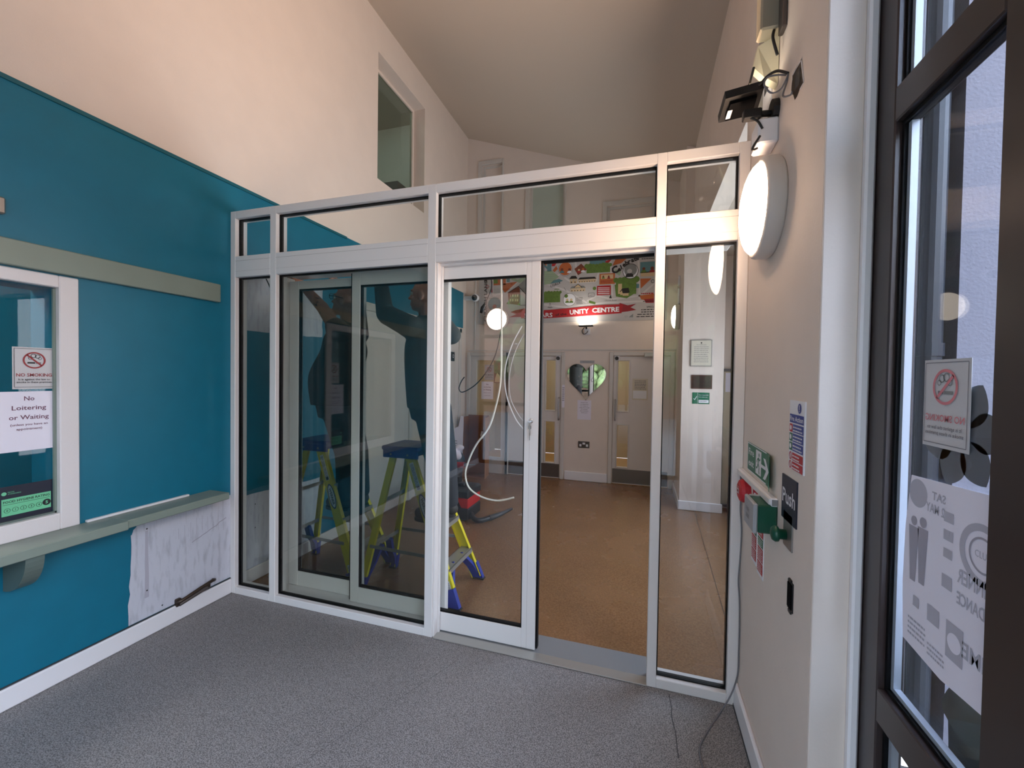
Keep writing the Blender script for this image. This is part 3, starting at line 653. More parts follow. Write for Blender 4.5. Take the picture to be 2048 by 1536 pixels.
# =================================================================== RIGHT WALL ITEMS
XW = .445
def bulkhead(name, label, c, ax, R, depth, bulb, group=None, loc=None):
    t = thing(name, label, 'wall lamp', c, group)
    a = Vector(ax)
    b = MB(); b.lathe(c, a, [(0, 0), (R*.97, 0), (R, .008), (R, depth*.50), (R*.985, depth*.58), (R*.93, depth*.66), (R*.88, depth*.66)], 'lamp_rim', 56); fix_normals(b.build('lamp_rim', t, smooth=True))
    b = MB(); n = 8; b.lathe(c, a, [(R*.90*math.cos(i/n*math.pi/2), depth*.62+depth*.55*math.sin(i/n*math.pi/2)) for i in range(n+1)], bulb, 56); fix_normals(b.build('diffuser', t, smooth=True))
    return t
bulkhead('bulkhead_lamp', 'large round lit wall lamp with white rim on the near right wall', (XW, 1.755, 2.128), (-1, 0, 0), .178, .088, 'bulb_warm')
# flood light on its bracket
t = thing('floodlight', 'black floodlight on a bracket above the large round lamp, aimed upward', 'floodlight', (XW, 1.745, 2.39))
b = MB(); b.bbox(.378, .445, 1.70, 1.80, 2.345, 2.435, 'sign_white', .006); b.build('junction_box', t)
b = MB(); b.tube([(.425, 1.735, 2.47), (.445, 1.735, 2.47)], .040, 'black_plastic', 18); b.tube([(.425, 1.735, 2.465), (.36, 1.72, 2.462)], .011, 'black_plastic', 10); b.bbox(.33, .39, 1.70, 1.73, 2.44, 2.475, 'black_plastic', .004); b.build('bracket', t)
A = [Vector((0.266,1.820,2.505)), Vector((0.267,1.680,2.510)), Vector((0.389,1.680,2.526)), Vector((0.396,1.820,2.518))]
nrm = (A[1]-A[0]).cross(A[3]-A[0]).normalized(); nrm = nrm if nrm.z > 0 else -nrm
b = MB(); b.prism(A, nrm*.028, 'black_plastic'); cc = sum(A, Vector())/4
b.prism([cc+(p-cc)*.7-nrm*.012 for p in A], nrm*.014, 'matt_black')
q = cc+(A[0]-cc)*.62+(A[1]-cc)*.12; du = (A[3]-A[0]).normalized(); dv = (A[1]-A[0]).normalized()
b.prism([q-nrm*.0135, q+du*.016-nrm*.0135, q+du*.016+dv*.05-nrm*.0135, q+dv*.05-nrm*.0135], nrm*.001, 'sign_white')
fix_normals(b.build('housing', t))
b = MB(); b.prism([cc+(p-cc)*.86+nrm*.0285 for p in A], nrm*.002, 'bulb_flood'); fix_normals(b.build('lens', t))
b = MB(); b.tube(arcpts([(.345, 1.71, 2.45), (.375, 1.70, 2.425), (.392, 1.70, 2.395)], 6), .004, 'cable_black', 8); b.tube(arcpts([tuple((0.385,1.700,2.371)), tuple((0.365,1.700,2.338)), tuple((0.363,1.700,2.324)), tuple((0.378,1.700,2.329))], 6), .004, 'cable_black', 8); b.build('cable', t, smooth=True)
lo = area('floodlight_beam', cc+nrm*.04, (0, 0, 0), .09, .09, 22, (1.0, .66, .45), spread=math.radians(105)); lo.rotation_euler = (-(nrm+Vector((-.75, 0, 0))).normalized()).to_track_quat('Z', 'Y').to_euler()
# opened light fitting near the ceiling
t = thing('emergency_light', 'grey box light fitting hanging open at the top of the right wall', 'light fitting', (.41, 1.72, 2.6))
b = MB(); b.bbox(.375, .445, 1.685, 1.755, 2.735, 3.25, 'housing_beige', .006); b.bbox(.43, .445, 1.64, 1.69, 2.70, 3.25, 'steel_dark', .003); b.build('housing', t)
b = MB(); b.prism([(.443, 1.755, 2.735), (.385, 1.80, 2.735), (.372, 1.80, 2.66), (.400, 1.77, 2.60), (.443, 1.76, 2.56)], (0, -.035, 0), 'cream_plastic'); fix_normals(b.build('diffuser', t))
b = MB(); b.bbox(.440, .445, 1.80, 1.95, 2.45, 3.25, 'sign_white', .001)
for k in range(4): b.box(.4385, .4405, 1.83, 1.89, 2.62+k*.13, 2.66+k*.13, 'dark_grey')
b.bbox(.425, .44, 1.915, 1.935, 2.5, 3.2, 'aluminium', .002); b.build('mounting_plate', t)
b = MB(); b.tube(arcpts([(.42, 1.70, 2.735), (.415, 1.69, 2.70), (.43, 1.69, 2.64)], 6), .005, 'cable_black', 8); b.build('cable', t, smooth=True)
# cable loops and the open back box
b = MB(); f = Fr(b, (XW, 0, 0), (0, -1, 0), (0, 0, 1))
f.poly([(-y, z) for (y, z) in jag([(1.574,2.488), (1.494,2.481), (1.466,2.392), (1.543,2.388), (1.579,2.435)], 4, .004)], 'bronze', 1)
f.poly([(-y, z) for (y, z) in ((1.550,2.471), (1.501,2.460), (1.497,2.412), (1.541,2.418))], 'dark_grey', 2)
f.line([(-y, z) for (y, z) in ((1.494,2.481), (1.466,2.392), (1.499,2.391))], .006, 'sign_white', 2); f.line([(-y, z) for (y, z) in ((1.569,2.484), (1.489,2.478))], .004, 'sign_white', 2)
b.build('wall_cavity', label='ragged open cable hole in the right wall with broken plaster', cat='wall hole')
def cable(name, pts, r, m, label):
    b = MB(); pts = [(min(q[0], .4395), q[1], q[2]) for q in pts]; b.tube(arcpts([tuple(p) for p in pts], 8), r, m, 8); return b.build(name, smooth=True, label=label, cat='cable')
cable('power_cable', [(0.370,1.750,2.650), (0.359,1.750,2.598), (0.348,1.720,2.556), (0.357,1.700,2.540), (0.376,1.680,2.542), (0.394,1.660,2.553), (0.416,1.630,2.545), (0.442,1.600,2.512)], .0045, 'cable_black', 'black cable looping from the light fitting over the black floodlight')
cable('coiled_wire', [(0.443,1.620,2.519), (0.414,1.620,2.525), (0.387,1.630,2.529), (0.378,1.630,2.505), (0.399,1.630,2.475), (0.423,1.620,2.474), (0.434,1.600,2.491), (0.442,1.600,2.509), (0.436,1.600,2.483), (0.421,1.580,2.429), (0.436,1.560,2.416), (0.446,1.550,2.421)], .003, 'cable_grey', 'thin pale wire coiled in a loop beside the open cable hole')

def rsign(name, y0, y1, z0, z1, m, t=.002):
    b = MB(); b.box(XW-t, XW, y0, y1, z0, z1, m); return b, Fr(b, (XW-t, y1, z0), (0, -1, 0), (0, 0, 1))
# fire exit sign, its right corners lifting from the wall
w_, h_ = .385, .120; ye, ze = 2.025, 1.111
b = MB(); nseg = 10
for k in range(nseg):
    u0, u1 = w_*k/nseg, w_*(k+1)/nseg; c0, c1 = [.002+.018*max(0, (u/w_-.72)/.28)**2 for u in (u0, u1)]
    b.prism([(XW-c0, ye-u0, ze), (XW-c1, ye-u1, ze), (XW-c1, ye-u1, ze+h_), (XW-c0, ye-u0, ze+h_)], (.0015, 0, 0), 'green_sign')
f = Fr(b, (XW-.0021, ye, ze), (0, -1, 0), (0, 0, 1), .0004); f.border(.003, .003, w_*.74, h_-.003, .004, 'sign_white', 1)
f.text('Fire', .020, .070, .028, 'sign_white', 1, w=.085, bold=.012); f.text('exit', .020, .025, .026, 'sign_white', 1, w=.085, bold=.012)
f.rect(.135, .014, .215, .108, 'sign_white', 1)
f.circ(.183, .092, .0075, 'green_sign', 2, 14); f.line([(.180, .082), (.172, .058)], .011, 'green_sign', 2); f.line([(.176, .078), (.193, .072), (.203, .080)], .006, 'green_sign', 2); f.line([(.176, .078), (.160, .072), (.152, .060)], .006, 'green_sign', 2)
f.line([(.172, .058), (.188, .044), (.184, .024), (.193, .022)], .008, 'green_sign', 2); f.line([(.172, .058), (.160, .040), (.143, .036)], .008, 'green_sign', 2)
f.e = .006; f.rect(.235, .056, .300, .068, 'sign_white', 1); f.e = .012; f.poly([(.290, .100), (.318, .100), (.360, .062), (.318, .024), (.290, .024), (.325, .056), (.325, .068)], 'sign_white', 1)
b.build('fire_exit_sign', label='green fire exit sign with running figure and arrow on the right wall', cat='sign')
# trunking
t = thing('cable_trunking', 'short white cable trunking below the fire exit sign', 'trunking', (.43, 1.86, 1.07))
b = MB(); b.bbox(.424, .445, 1.60, 2.105, 1.070, 1.098, 'sign_white', .003); b.build('channel', t)
b = MB(); b.bbox(.419, .425, 1.61, 2.105, 1.074, 1.094, 'frame_white', .001); b.box(.426, .444, 1.5985, 1.60, 1.074, 1.094, 'mid_grey'); b.box(.426, .44, 2.104, 2.1065, 1.074, 1.094, 'black_plastic'); b.build('lid', t)
# fire alarm call point
t = thing('fire_call_point', 'red rounded fire alarm unit under the white trunking', 'fire alarm', (.42, 1.99, 1.0))
b = MB(); b.lathe((XW, 2.005, 1.020), (-1, 0, 0), [(0, 0), (.050, 0), (.050, .022), (.044, .034), (.030, .040), (0, .040)], 'red_sign', 28); b.build('housing', t, smooth=False)
b = MB(); f = Fr(b, (.4045, 2.005, 1.02), (0, -1, 0), (0, 0, 1)); f.rect(-.016, -.012, .016, .010, 'sign_white', 1); f.rect(-.010, -.006, .010, .004, 'dark_red', 2); f.rect(-.012, .014, -.004, .018, 'sign_white', 1); f.rect(.004, .014, .012, .018, 'sign_white', 1); b.build('label_plate', t)
b, f = rsign('', 1.858, 1.925, .985, 1.063, 'red_sign'); f.border(.003, .003, .064, .075, .003, 'sign_white', 1); f.poly([(.015, .012), (.03, .012), (.038, .04), (.05, .045), (.046, .06), (.02, .055)], 'sign_white', 1); f.text('Fire', .012, .064, .006, 'sign_white', 1)
b.build('fire_point_sign', label='small red fire point sign between the red alarm and the green box', cat='sign')
t = thing('break_glass_box', 'green emergency door release box with grey cover', 'release box', (.41, 1.68, .975))
b = MB(); b.bbox(.385, .445, 1.60, 1.725, .975, 1.072, 'green_dark', .005); b.build('housing', t)
b = MB(); b.bbox(.372, .386, 1.60, 1.735, .972, 1.075, 'clear_grey', .004); b.bbox(.386, .442, 1.725, 1.737, .972, 1.075, 'clear_grey', .003); f = Fr(b, (.372, 1.735, .972), (0, -1, 0), (0, 0, 1)); f.text('PUSH', .03, .055, .014, 'mid_grey', 1, bold=.02); f.rect(.03, .03, .075, .045, 'mid_grey', 1); b.build('hinged_cover', t)
# instruction labels, two strips
for (y0, y1, dz, lab) in ((1.845, 1.925, .0, 'narrow red and green fire instruction strip, the one nearer the partition'), (1.752, 1.835, -.015, 'narrow red and green fire instruction strip, the one nearer the green box')):
    b, f = rsign('', y0, y1, .762+dz, .975+dz, 'sign_white'); w_ = y1-y0
    for j, (m_, hh) in enumerate((('red_sign', .055), ('green_sign', .032), ('red_sign', .05), ('red_sign', .042))):
        zt = .208-sum((.060, .037, .055, .047)[:j]); f.rect(.005, zt-hh, w_-.005, zt, m_, 1)
        if j == 0: f.text('Fire', .010, zt-.024, .016, 'sign_white', 2, w=w_-.03, bold=.02); f.text('exit', .010, zt-.048, .013, 'sign_white', 2, w=w_-.03, bold=.02)
        else: f.textlines(.010, zt-.010, w_-.022, int(hh/.009), .0085, 'sign_white', 2)
    b.build('instruction_strip', label=lab, cat='sign')
# push sign, green button, fire action notice
b, f = rsign('', 1.419, 1.553, 1.058, 1.197, 'navy', .004); f.text('Push', .067, .054, .044, 'sign_white', 1, w=.115, bold=.015, al='c')
b.build('push_sign', label='black sign with white word Push above the green button', cat='sign')
t = thing('push_button', 'green mushroom button on a steel plate below the Push sign', 'push button', (.43, 1.49, .975))
b = MB(); b.bbox(.441, .445, 1.450, 1.530, .975, 1.085, 'steel', .001); b.build('backplate', t)
b = MB(); b.lathe((.441, 1.505, 1.012), (-1, 0, 0), [(0, 0), (.016, 0), (.016, .018), (.024, .022), (.025, .030), (.020, .038), (.008, .042), (0, .0425)], 'green_dark', 28); b.build('button', t, smooth=True)
b, f = rsign('', 1.372, 1.497, 1.228, 1.438, 'sign_white', .004); w_ = .125
f.circ(.085, .188, .015, 'blue_sign', 1); f.rect(.083, .184, .087, .198, 'sign_white', 2); f.circ(.085, .180, .002, 'sign_white', 2, 8)
f.rect(.004, .142, .121, .168, 'blue_sign', 1); f.text('Fire Action', .009, .148, .014, 'sign_white', 2, w=.108, bold=.015)
for j, m_ in enumerate(('red_sign', 'green_sign', 'green_sign')):
    zt = .138-j*.028; f.rect(.004, zt-.025, .030, zt, m_, 1); f.circ(.017, zt-.012, .008, 'sign_white', 2, 10); f.rect(.033, zt-.025, .121, zt, 'blue_sign', 1); f.textlines(.038, zt-.011, .075, 2, .010, 'sign_white', 2)
for j in range(2):
    zt = .052-j*.027; f.ring(.017, zt-.012, .0085, .012, 'red_sign', 1, 20); f.line([(.010, zt-.005), (.024, zt-.019)], .003, 'red_sign', 1); f.rect(.033, zt-.024, .121, zt, 'red_sign', 1); f.textlines(.038, zt-.011, .06, 2, .010, 'sign_white', 2)
b.build('fire_action_notice', label='blue, green and red fire action notice high above the Push sign', cat='notice')
b = MB(); b.bbox(.442, .445, 1.432, 1.478, .798, .888, 'black_plastic', .001); b.bbox(.439, .443, 1.438, 1.472, .805, .880, 'matt_black', .001); b.bbox(.440, .445, 1.444, 1.466, .884, .894, 'black_plastic', .001); b.bbox(.440, .445, 1.444, 1.466, .790, .800, 'black_plastic', .001)
b.build('cable_grommet', label='small black slot plate low on the right wall', cat='slot plate')
cable('trailing_cable', [(.432, 2.098, 1.082), (0.433,2.085,0.991), (0.433,2.085,0.912), (0.438,2.080,0.824), (0.436,2.080,0.711), (0.431,2.080,0.597), (0.437,2.080,0.507), (0.453,2.080,0.396), (0.452,2.080,0.282), (0.437,2.080,0.165), (0.408,2.070,0.069), (0.362,2.038,0.006), (0.267,1.860,0.005), (0.248,1.777,0.005), (0.259,1.698,0.005)], .0035, 'cable_grey', 'thin grey cable hanging from the trunking and trailing over the floor')

# stickers on the dark framed glazing
b = MB(); w_, h_ = .131, .176; b.box(.5685, .5695, .968, .968+w_, 1.369, 1.369+h_, 'sign_grey'); f = Fr(b, (.5685, 1.099, 1.369), (0, -1, 0), (0, 0, 1), mirror=w_); nosmoke(f, w_, h_, 'mid_grey', 'pink_red', 'pink_red', 'ink_grey', 'ink_grey')
b.build('no_smoking_sign', label='reversed pale no smoking sticker on the dark framed window', cat='sign')
t = thing('flower_decal', 'grey flower shaped frosted sticker on the window behind the sticker and poster', 'sticker', (.573, 1.0, 1.3))
cxp, czp = .998, 1.402
for ang in (62, 8, -52, -108, -160):
    b = MB(); f = Fr(b, (.5738, 0, 0), (0, -1, 0), (0, 0, 1)); a = math.radians(ang); L_, Wd = .092, .036
    pts = []
    for k in range(17):
        s_ = k/16; w0 = Wd*math.sin(math.pi*s_)**.8; pts.append((s_, w0))
    pts = [(s_, w0) for s_, w0 in pts]+[(s_, -w0) for s_, w0 in pts[::-1][1:-1]]
    f.poly([(-cxp+(.014+s_*L_)*math.cos(a)-w0*math.sin(a), czp+(.014+s_*L_)*math.sin(a)+w0*math.cos(a)) for s_, w0 in pts], 'petal', 1); b.build('petal', t)
b = MB(); PS = [(1.130, 1.296), (.894, 1.310), (.894, .930), (1.02, .918), (1.143, .930), (1.15, 1.05), (1.146, 1.18)]
b.prism([(.5675, y, z) for y, z in PS], (.0006, 0, 0), 'paper'); f = Fr(b, (.5674, 0, 0), (0, -1, 0), (0, 0, 1), .0003)
U = lambda y: -y
f.circ(U(1.105), 1.262, .030, 'ink_lilac', 1)
for (t_, y, z, h2, w2) in (('SAT', 1.040, 1.262, .016, .04), ('2 MAY', 1.050, 1.235, .018, .055), ('DINNER', .94, 1.13, .026, .085), ('& DANCE', .94, 1.09, .022, .085), ('LIME', .93, 1.0, .028, .07)):
    V_, F_ = text_geo(t_, .02); x0 = min(p[0] for p in V_); x1 = max(p[0] for p in V_); b.add([f.p(U(y)+w2/2-(p[0]-x0)/(x1-x0)*w2, z+p[1]*h2/.69, 2) for p in V_], F_, 'ink_lilac')
for (y, z, r) in ((1.085, 1.205, .011), (1.115, 1.20, .010)): f.circ(U(y), z, r, 'ink_lilac_dark', 2); f.poly([(U(y)-.017, z-.012), (U(y)+.017, z-.012), (U(y)+.013, z-.07), (U(y)+.009, z-.13), (U(y)-.009, z-.13), (U(y)-.013, z-.07)], 'ink_lilac_dark', 2)
f.ring(U(.925), 1.20, .042, .055, 'ink_lilac', 2); f.ring(U(.925), 1.20, .028, .032, 'ink_lilac_dark', 2); f.text('CLUB', U(.925), 1.195, .012, 'ink_lilac', 2, w=.035, al='c')
for (y, z, w2, h2) in ((1.01, 1.24, .026, .02), (1.01, 1.205, .026, .02), (1.01, 1.17, .024, .018), (1.01, 1.115, .028, .026), (1.045, 1.03, .036, .034), (1.10, 1.03, .02, .022), (.985, 1.01, .045, .07)): f.rect(U(y)-w2/2, z-h2/2, U(y)+w2/2, z+h2/2, 'ink_lilac', 2)
f.circ(U(.985), 1.01, .018, 'paper', 3); f.textlines(U(1.125), .985, .06, 4, .011, 'ink_lilac', 2); f.textlines(U(1.06), .965, .05, 3, .010, 'ink_lilac', 2)
b.build('event_poster', label='large thin paper event poster seen from behind on the dark framed window', cat='poster')
b = MB(); b.lathe((.80, 1.02, -.085), (0, 0, 1), [(0, 0), (.16, 0), (.19, .88), (.20, .90), (.17, .98), (.08, 1.03), (0, 1.035)], 'bin_green', 28); b.build('litter_bin', smooth=True, label='grey-green rounded litter bin standing outside below the poster', cat='bin')

# =================================================================== HALL DOORS
YF = 6.02
def architrave(b, x0, x1, zt, w=.055): b.bbox(x0-w, x0, YF-.022, YF, 0, zt+w, 'wood_white', .006); b.bbox(x1, x1+w, YF-.022, YF, 0, zt+w, 'wood_white', .006); b.bbox(x0, x1, YF-.022, YF, zt, zt+w, 'wood_white', .006)
def hall_door(i, x0, x1, slots, hx, hz, kick):
    d = thing('door_%d' % i, None, None, ((x0+x1)/2, YF, 0), kind='structure')
    b = MB(); architrave(b, x0, x1, 1.80); b.build('door_frame', d)
    b = MB(); b.wall('x', x0+.004, x1-.004, .008, 1.795, YF, YF+.042, slots, 'door_white'); b.build('door_leaf', d)
    for (a, c, e, g) in slots:
        b = MB(); t = .018
        b.bbox(a-t, a, YF-.008, YF+.004, e-t, g+t, 'wood_white', .003); b.bbox(c, c+t, YF-.008, YF+.004, e-t, g+t, 'wood_white', .003); b.bbox(a, c, YF-.008, YF+.004, e-t, e, 'wood_white', .003); b.bbox(a, c, YF-.008, YF+.004, g, g+t, 'wood_white', .003); b.build('glazing_bead', d)
        b = MB(); b.box(a, c, YF+.018, YF+.022, e, g, 'glass_clear'); b.build('vision_panel', d)
    if hx:
        b = MB(); b.tube(arcpts([(hx, YF, hz[0]+.01), (hx, YF-.045, hz[0]+.015), (hx, YF-.05, (hz[0]+hz[1])/2), (hx, YF-.045, hz[1]-.015), (hx, YF, hz[1]-.01)], 5), .010, 'steel', 10); b.build('pull_handle', d, smooth=True)
    if kick: b = MB(); b.bbox(x0+.01, x1-.01, YF-.003, YF, .02, .215, 'kick_plate', .001); b.build('kick_plate', d)
    return d
d1 = thing('door_1', None, None, (-2.27, YF, 0), kind='structure')
b = MB(); architrave(b, -2.56, -1.98, 1.80); b.build('door_frame', d1)
b = MB(); b.wall('x', -2.56, -1.98, 0, 1.80, YF, YF+.04, [(-2.46, -2.05, .245, 1.735)], 'wood_white'); b.build('door_leaf', d1)
b = MB(); b.box(-2.46, -2.05, YF+.015, YF+.02, .245, 1.735, 'glass_clear'); b.build('vision_panel', d1)
d2 = hall_door(2, -1.93, -1.13, [(-1.355, -1.215, 1.005, 1.735), (-1.355, -1.215, .235, .835)], -1.155, (.865, 1.195), True)
d3 = hall_door(3, -.39, .36, [(-.325, -.178, 1.03, 1.73), (-.325, -.178, .243, .83)], -.355, (.895, 1.19), True)
b = MB()
for z in (.25, .95, 1.55): b.bbox(-1.955, -1.94, YF-.028, YF-.021, z, z+.09, 'steel', .002)
b.build('hinge', d2)
b = MB(); b.bbox(.02, .22, YF-.05, YF, 1.815-.03, 1.84, 'aluminium', .005); b.bbox(.10, .3, YF-.03, YF-.02, 1.80, 1.815, 'aluminium', .002); b.build('door_closer', d3)
for (x, lab) in ((-1.175, 'small round door holder at the top of the left hall door'), (-.345, 'small round door holder at the top of the right hall door')):
    b = MB(); b.bbox(x-.035, x+.035, YF-.014, YF-.001, 1.735, 1.80, 'sign_white', .004); b.lathe((x, YF-.014, 1.765), (0, -1, 0), [(0, 0), (.026, 0), (.026, .03), (.018, .035), (0, .03)], 'dark_grey', 20); b.build('door_magnet', label=lab, cat='door holder')
def fsign(x0, x1, z0, z1, m, y=YF, t=.002): b = MB(); b.box(x0, x1, y-t, y, z0, z1, m); return b, Fr(b, (x0, y-t, z0), (1, 0, 0), (0, 0, 1))
# papers, socket, heart on the wall between the doors
b, f = fsign(-.885, -.690, .885, 1.165, 'paper'); 
for i, w2 in enumerate((.10, .12, .11, .14, .10, .12, .09)): f.text(('Please ask', 'reception', 'for help or', 'ring the bell', 'to enter', 'the centre', 'thank you')[i], .097, .24-i*.024, .010, 'ink_grey', 1, w=w2, bold=.02, al='c')
b.build('wall_notice', label='white paper notice directly below the heart mirror', cat='notice')
b, f = fsign(-.86, -.655, 1.695, 1.735, 'clear_grey', t=.004); f.text('Reception', .1, .014, .014, 'ink_grey', 1, w=.12, al='c'); b.build('name_plate', label='small grey name plate just above the heart mirror', cat='plate')
# heart mirror
HX, HZ, HWd = -.765, 1.154, .275
hp = []
for k in range(60):
    a = 2*math.pi*k/60; x = 16*math.sin(a)**3; z = 13*math.cos(a)-5*math.cos(2*a)-2*math.cos(3*a)-math.cos(4*a); hp.append((HX+x/16*HWd, YF-.018, HZ+(z+17)/29.2*.535))
t = thing('heart_mirror', 'heart shaped mirror on the wall between the two hall doors', 'mirror', (HX, YF-.01, HZ))
b = MB(); n = len(hp); cpt = (HX, YF-.018, HZ+.33); b.add(hp+[cpt], [(i, (i+1) % n, n) for i in range(n)], 'mirror'); b.add(hp+[(p[0], YF-.002, p[2]) for p in hp], [(i, (i+1) % n, n+(i+1) % n, n+i) for i in range(n)], 'steel'); fix_normals(b.build('mirror_glass', t))
for i, s_ in enumerate(('Be your', 'own kind of', 'beautiful')):
    b = MB(); f = Fr(b, (HX-.06, YF-.019, HZ+.30), (1, 0, 0), (0, 0, 1)); f.text(s_, .02, .04-i*.055, .022, 'clear_grey', 1, w=(.14, .19, .17)[i], bold=.0, al='c'); b.build('lettering', t)
b, f = fsign(-.865, -.705, .478, .572, 'steel_dark', t=.008)
for x in (.018, .112): f.rect(x, .02, x+.03, .055, 'sign_white', 1); f.rect(x+.008, .055, x+.014, .065, 'ink_black', 1)
f.rect(.062, .05, .10, .078, 'sign_white', 1); b.build('power_socket', label='dark metal double power socket low between the hall doors', cat='socket')
b, f = fsign(-.13, .075, 1.19, 1.485, 'paper_warm', t=.001); f.rect(.01, .02, .19, .13, 'sign_white', 1); f.textlines(.03, .26, .15, 6, .022, 'ink_grey', 1); b.build('door_notice', label='pale notice taped to the right hall door beside its vision slot', cat='notice')
b, f = fsign(-1.11, -1.07, 1.05, 1.38, 'paper', y=YF-.022, t=.001); f.textlines(.004, .28, .03, 7, .03, 'ink_grey', 1); b.build('door_notice', label='narrow paper strip on the frame right of the left hall door', cat='notice')
b, f = fsign(-2.33, -2.18, 1.43, 1.665, 'clear_grey', y=YF+.013, t=.002); nosmoke(f, .15, .235, 'ink_black', 'dark_red', 'ink_black', 'ink_black', 'ink_grey'); b.build('no_smoking_sign', label='grey no smoking sticker on the glazed panel at the hall corner', cat='sign')
b, f = fsign(-2.38, -2.185, 1.135, 1.405, 'paper', y=YF+.013, t=.001)
for i, s_ in enumerate(('No', 'Loitering', 'or Waiting', 'unless you have', 'an appointment')): f.text(s_, .097, .22-i*.042, .018 if i < 3 else .009, 'ink_maroon', 1, w=(.04, .11, .12, .12, .10)[i], bold=.01, al='c')
b.build('loitering_notice', label='white loitering notice on the glazed panel at the hall corner', cat='notice')
b, f = fsign(-2.175, -2.06, 1.39, 1.725, 'map_brown', y=YF+.013, t=.001); f.poly([(.01, .01), (.10, .01), (.095, .10), (.05, .16), (.02, .08)], 'map_cream', 1); f.rect(.06, .2, .105, .31, 'dark_red', 1); b.build('small_poster', label='small brown and cream poster at the top of the corner glazed panel', cat='poster')

# door and notice on the left wall of the hall
d4 = thing('door_4', None, None, (-2.64, 4.4, 0), kind='structure')
b = MB()
for (a, c) in ((3.40, 3.47), (4.33, 4.40), (4.75, 4.82), (5.72, 5.80)): b.bbox(-2.65, -2.615, a, c, 0, 2.2, 'wood_white', .006)
b.bbox(-2.65, -2.615, 3.40, 4.40, 2.13, 2.2, 'wood_white', .006); b.bbox(-2.65, -2.615, 4.75, 5.8, 2.13, 2.2, 'wood_white', .006); b.build('door_frame', d4)
b = MB(); b.bbox(-2.65, -2.63, 3.47, 4.33, .01, 2.13, 'door_white', .003); b.bbox(-2.65, -2.63, 4.82, 5.72, .01, 2.13, 'door_white', .003)
for (y0, y1, z0, z1) in ((4.95, 5.2, 1.0, 1.85), (5.32, 5.6, 1.0, 1.85), (4.95, 5.2, .2, .8), (5.32, 5.6, .2, .8)): b.bbox(-2.63, -2.622, y0, y1, z0, z1, 'wood_white', .006)
b.build('door_leaf', d4)
b = MB()
for z in (.3, 1.35, 1.75): b.bbox(-2.618, -2.608, 3.455, 3.475, z, z+.10, 'black_plastic', .002)
b.build('hinge', d4)
b = MB(); y0, y1 = (5.327,1.744)[0], (5.607,1.757)[0]; b.bbox(-2.622, -2.60, 5.15, 5.52, 1.70, 1.83, 'black_plastic', .003); f = Fr(b, (-2.60, 5.15, 1.70), (0, 1, 0), (0, 0, 1)); f.text('Keys', .1, .05, .04, 'clear_grey', 1, w=.12); f.ring(.32, .07, .018, .026, 'sign_white', 1); b.build('key_plate', label='small black plate with keys on the white door of the left hall wall', cat='plate')
# cctv camera in the corner
t = thing('security_camera', 'white security camera high in the far left corner of the hall', 'camera', (-2.5, 5.95, 2.65))
b = MB(); b.bbox(-2.648, -2.52, 5.93, 5.98, 2.655, 2.715, 'sign_white', .006); b.build('bracket', t)
b = MB(); b.lathe((-2.47, 5.955, 2.69), (.15, -1, -.15), [(0, -.05), (.055, -.05), (.06, .0), (.055, .05), (.045, .06)], 'sign_white', 24); b.build('housing', t, smooth=True)
b = MB(); b.lathe((-2.47, 5.955, 2.69), (.15, -1, -.15), [(.045, .055), (.038, .065), (0, .068)], 'black_plastic', 24); b.build('lens', t, smooth=True)
# far lamp, pier lamp, far floodlight
bulkhead('bulkhead_lamp', 'round lit wall lamp on the far hall wall behind the hanging cable', (-2.115, YF-.022, 2.350), (0, -1, 0), .175, .085, 'bulb_far')
bulkhead('bulkhead_lamp', 'round lit wall lamp seen edge-on on the side of the pier', (.43, 5.62, 2.27), (-1, 0, 0), .16, .085, 'bulb_far')
b = MB(); b.bbox(.405, .43, 5.60, 5.64, 2.43, 2.78, 'sign_white', .004); b.build('cable_conduit', label='white conduit running up from the lamp on the pier', cat='conduit')
t = thing('floodlight', 'black floodlight on the far wall below the banner, shining up', 'floodlight', (-.775, 5.97, 2.1))
b = MB(); b.bbox(-.87, -.67, 5.86, 5.94, 2.205, 2.225, 'black_plastic', .004); b.tube([(-.77, 5.93, 2.20), (-.77, 5.96, 2.185)], .012, 'black_plastic'); b.build('housing', t)
b = MB(); b.box(-.86, -.68, 5.865, 5.935, 2.2255, 2.228, 'bulb_flood'); b.build('lens', t)
b = MB(); b.bbox(-.80, -.72, 5.96, 6.02, 2.10, 2.19, 'sign_white', .005); b.build('junction_box', t)
b = MB(); b.tube(arcpts([(-.79, 5.92, 2.20), (-.82, 5.9, 2.15), (-.80, 5.9, 2.10), (-.76, 5.93, 2.12), (-.75, 5.955, 2.15)], 6), .006, 'cable_black', 8); b.build('cable', t, smooth=True)
area('floodlight_beam', (-.77, 5.90, 2.235), (math.radians(180), 0, 0), .17, .06, 1.6, (1, .93, .82))

# signs on the pier
YP = 5.11
b, f = fsign(.515, .735, 1.638, 1.935, 'steel', y=YP, t=.012); f.rect(.008, .008, .212, .289, 'paper_warm', 1); f.circ(.11, .262, .008, 'ink_black', 2, 12); f.text('Certificate', .11, .236, .012, 'ink_grey', 2, w=.10, al='c'); f.textlines(.035, .215, .15, 9, .021, 'ink_grey', 2, .005); b.build('framed_certificate', label='framed cream certificate, topmost of three on the white pier', cat='certificate')
b, f = fsign(.530, .745, 1.385, 1.540, 'bronze', y=YP, t=.008); f.border(.006, .006, .209, .149, .003, 'map_brown', 1); f.text('This centre was', .107, .105, .012, 'map_black', 1, w=.15, al='c'); f.text('opened by the', .107, .07, .012, 'map_black', 1, w=.14, al='c'); f.text('local residents', .107, .035, .012, 'map_black', 1, w=.15, al='c'); b.build('bronze_plaque', label='dark bronze plaque between the certificate and the green sign', cat='plaque')
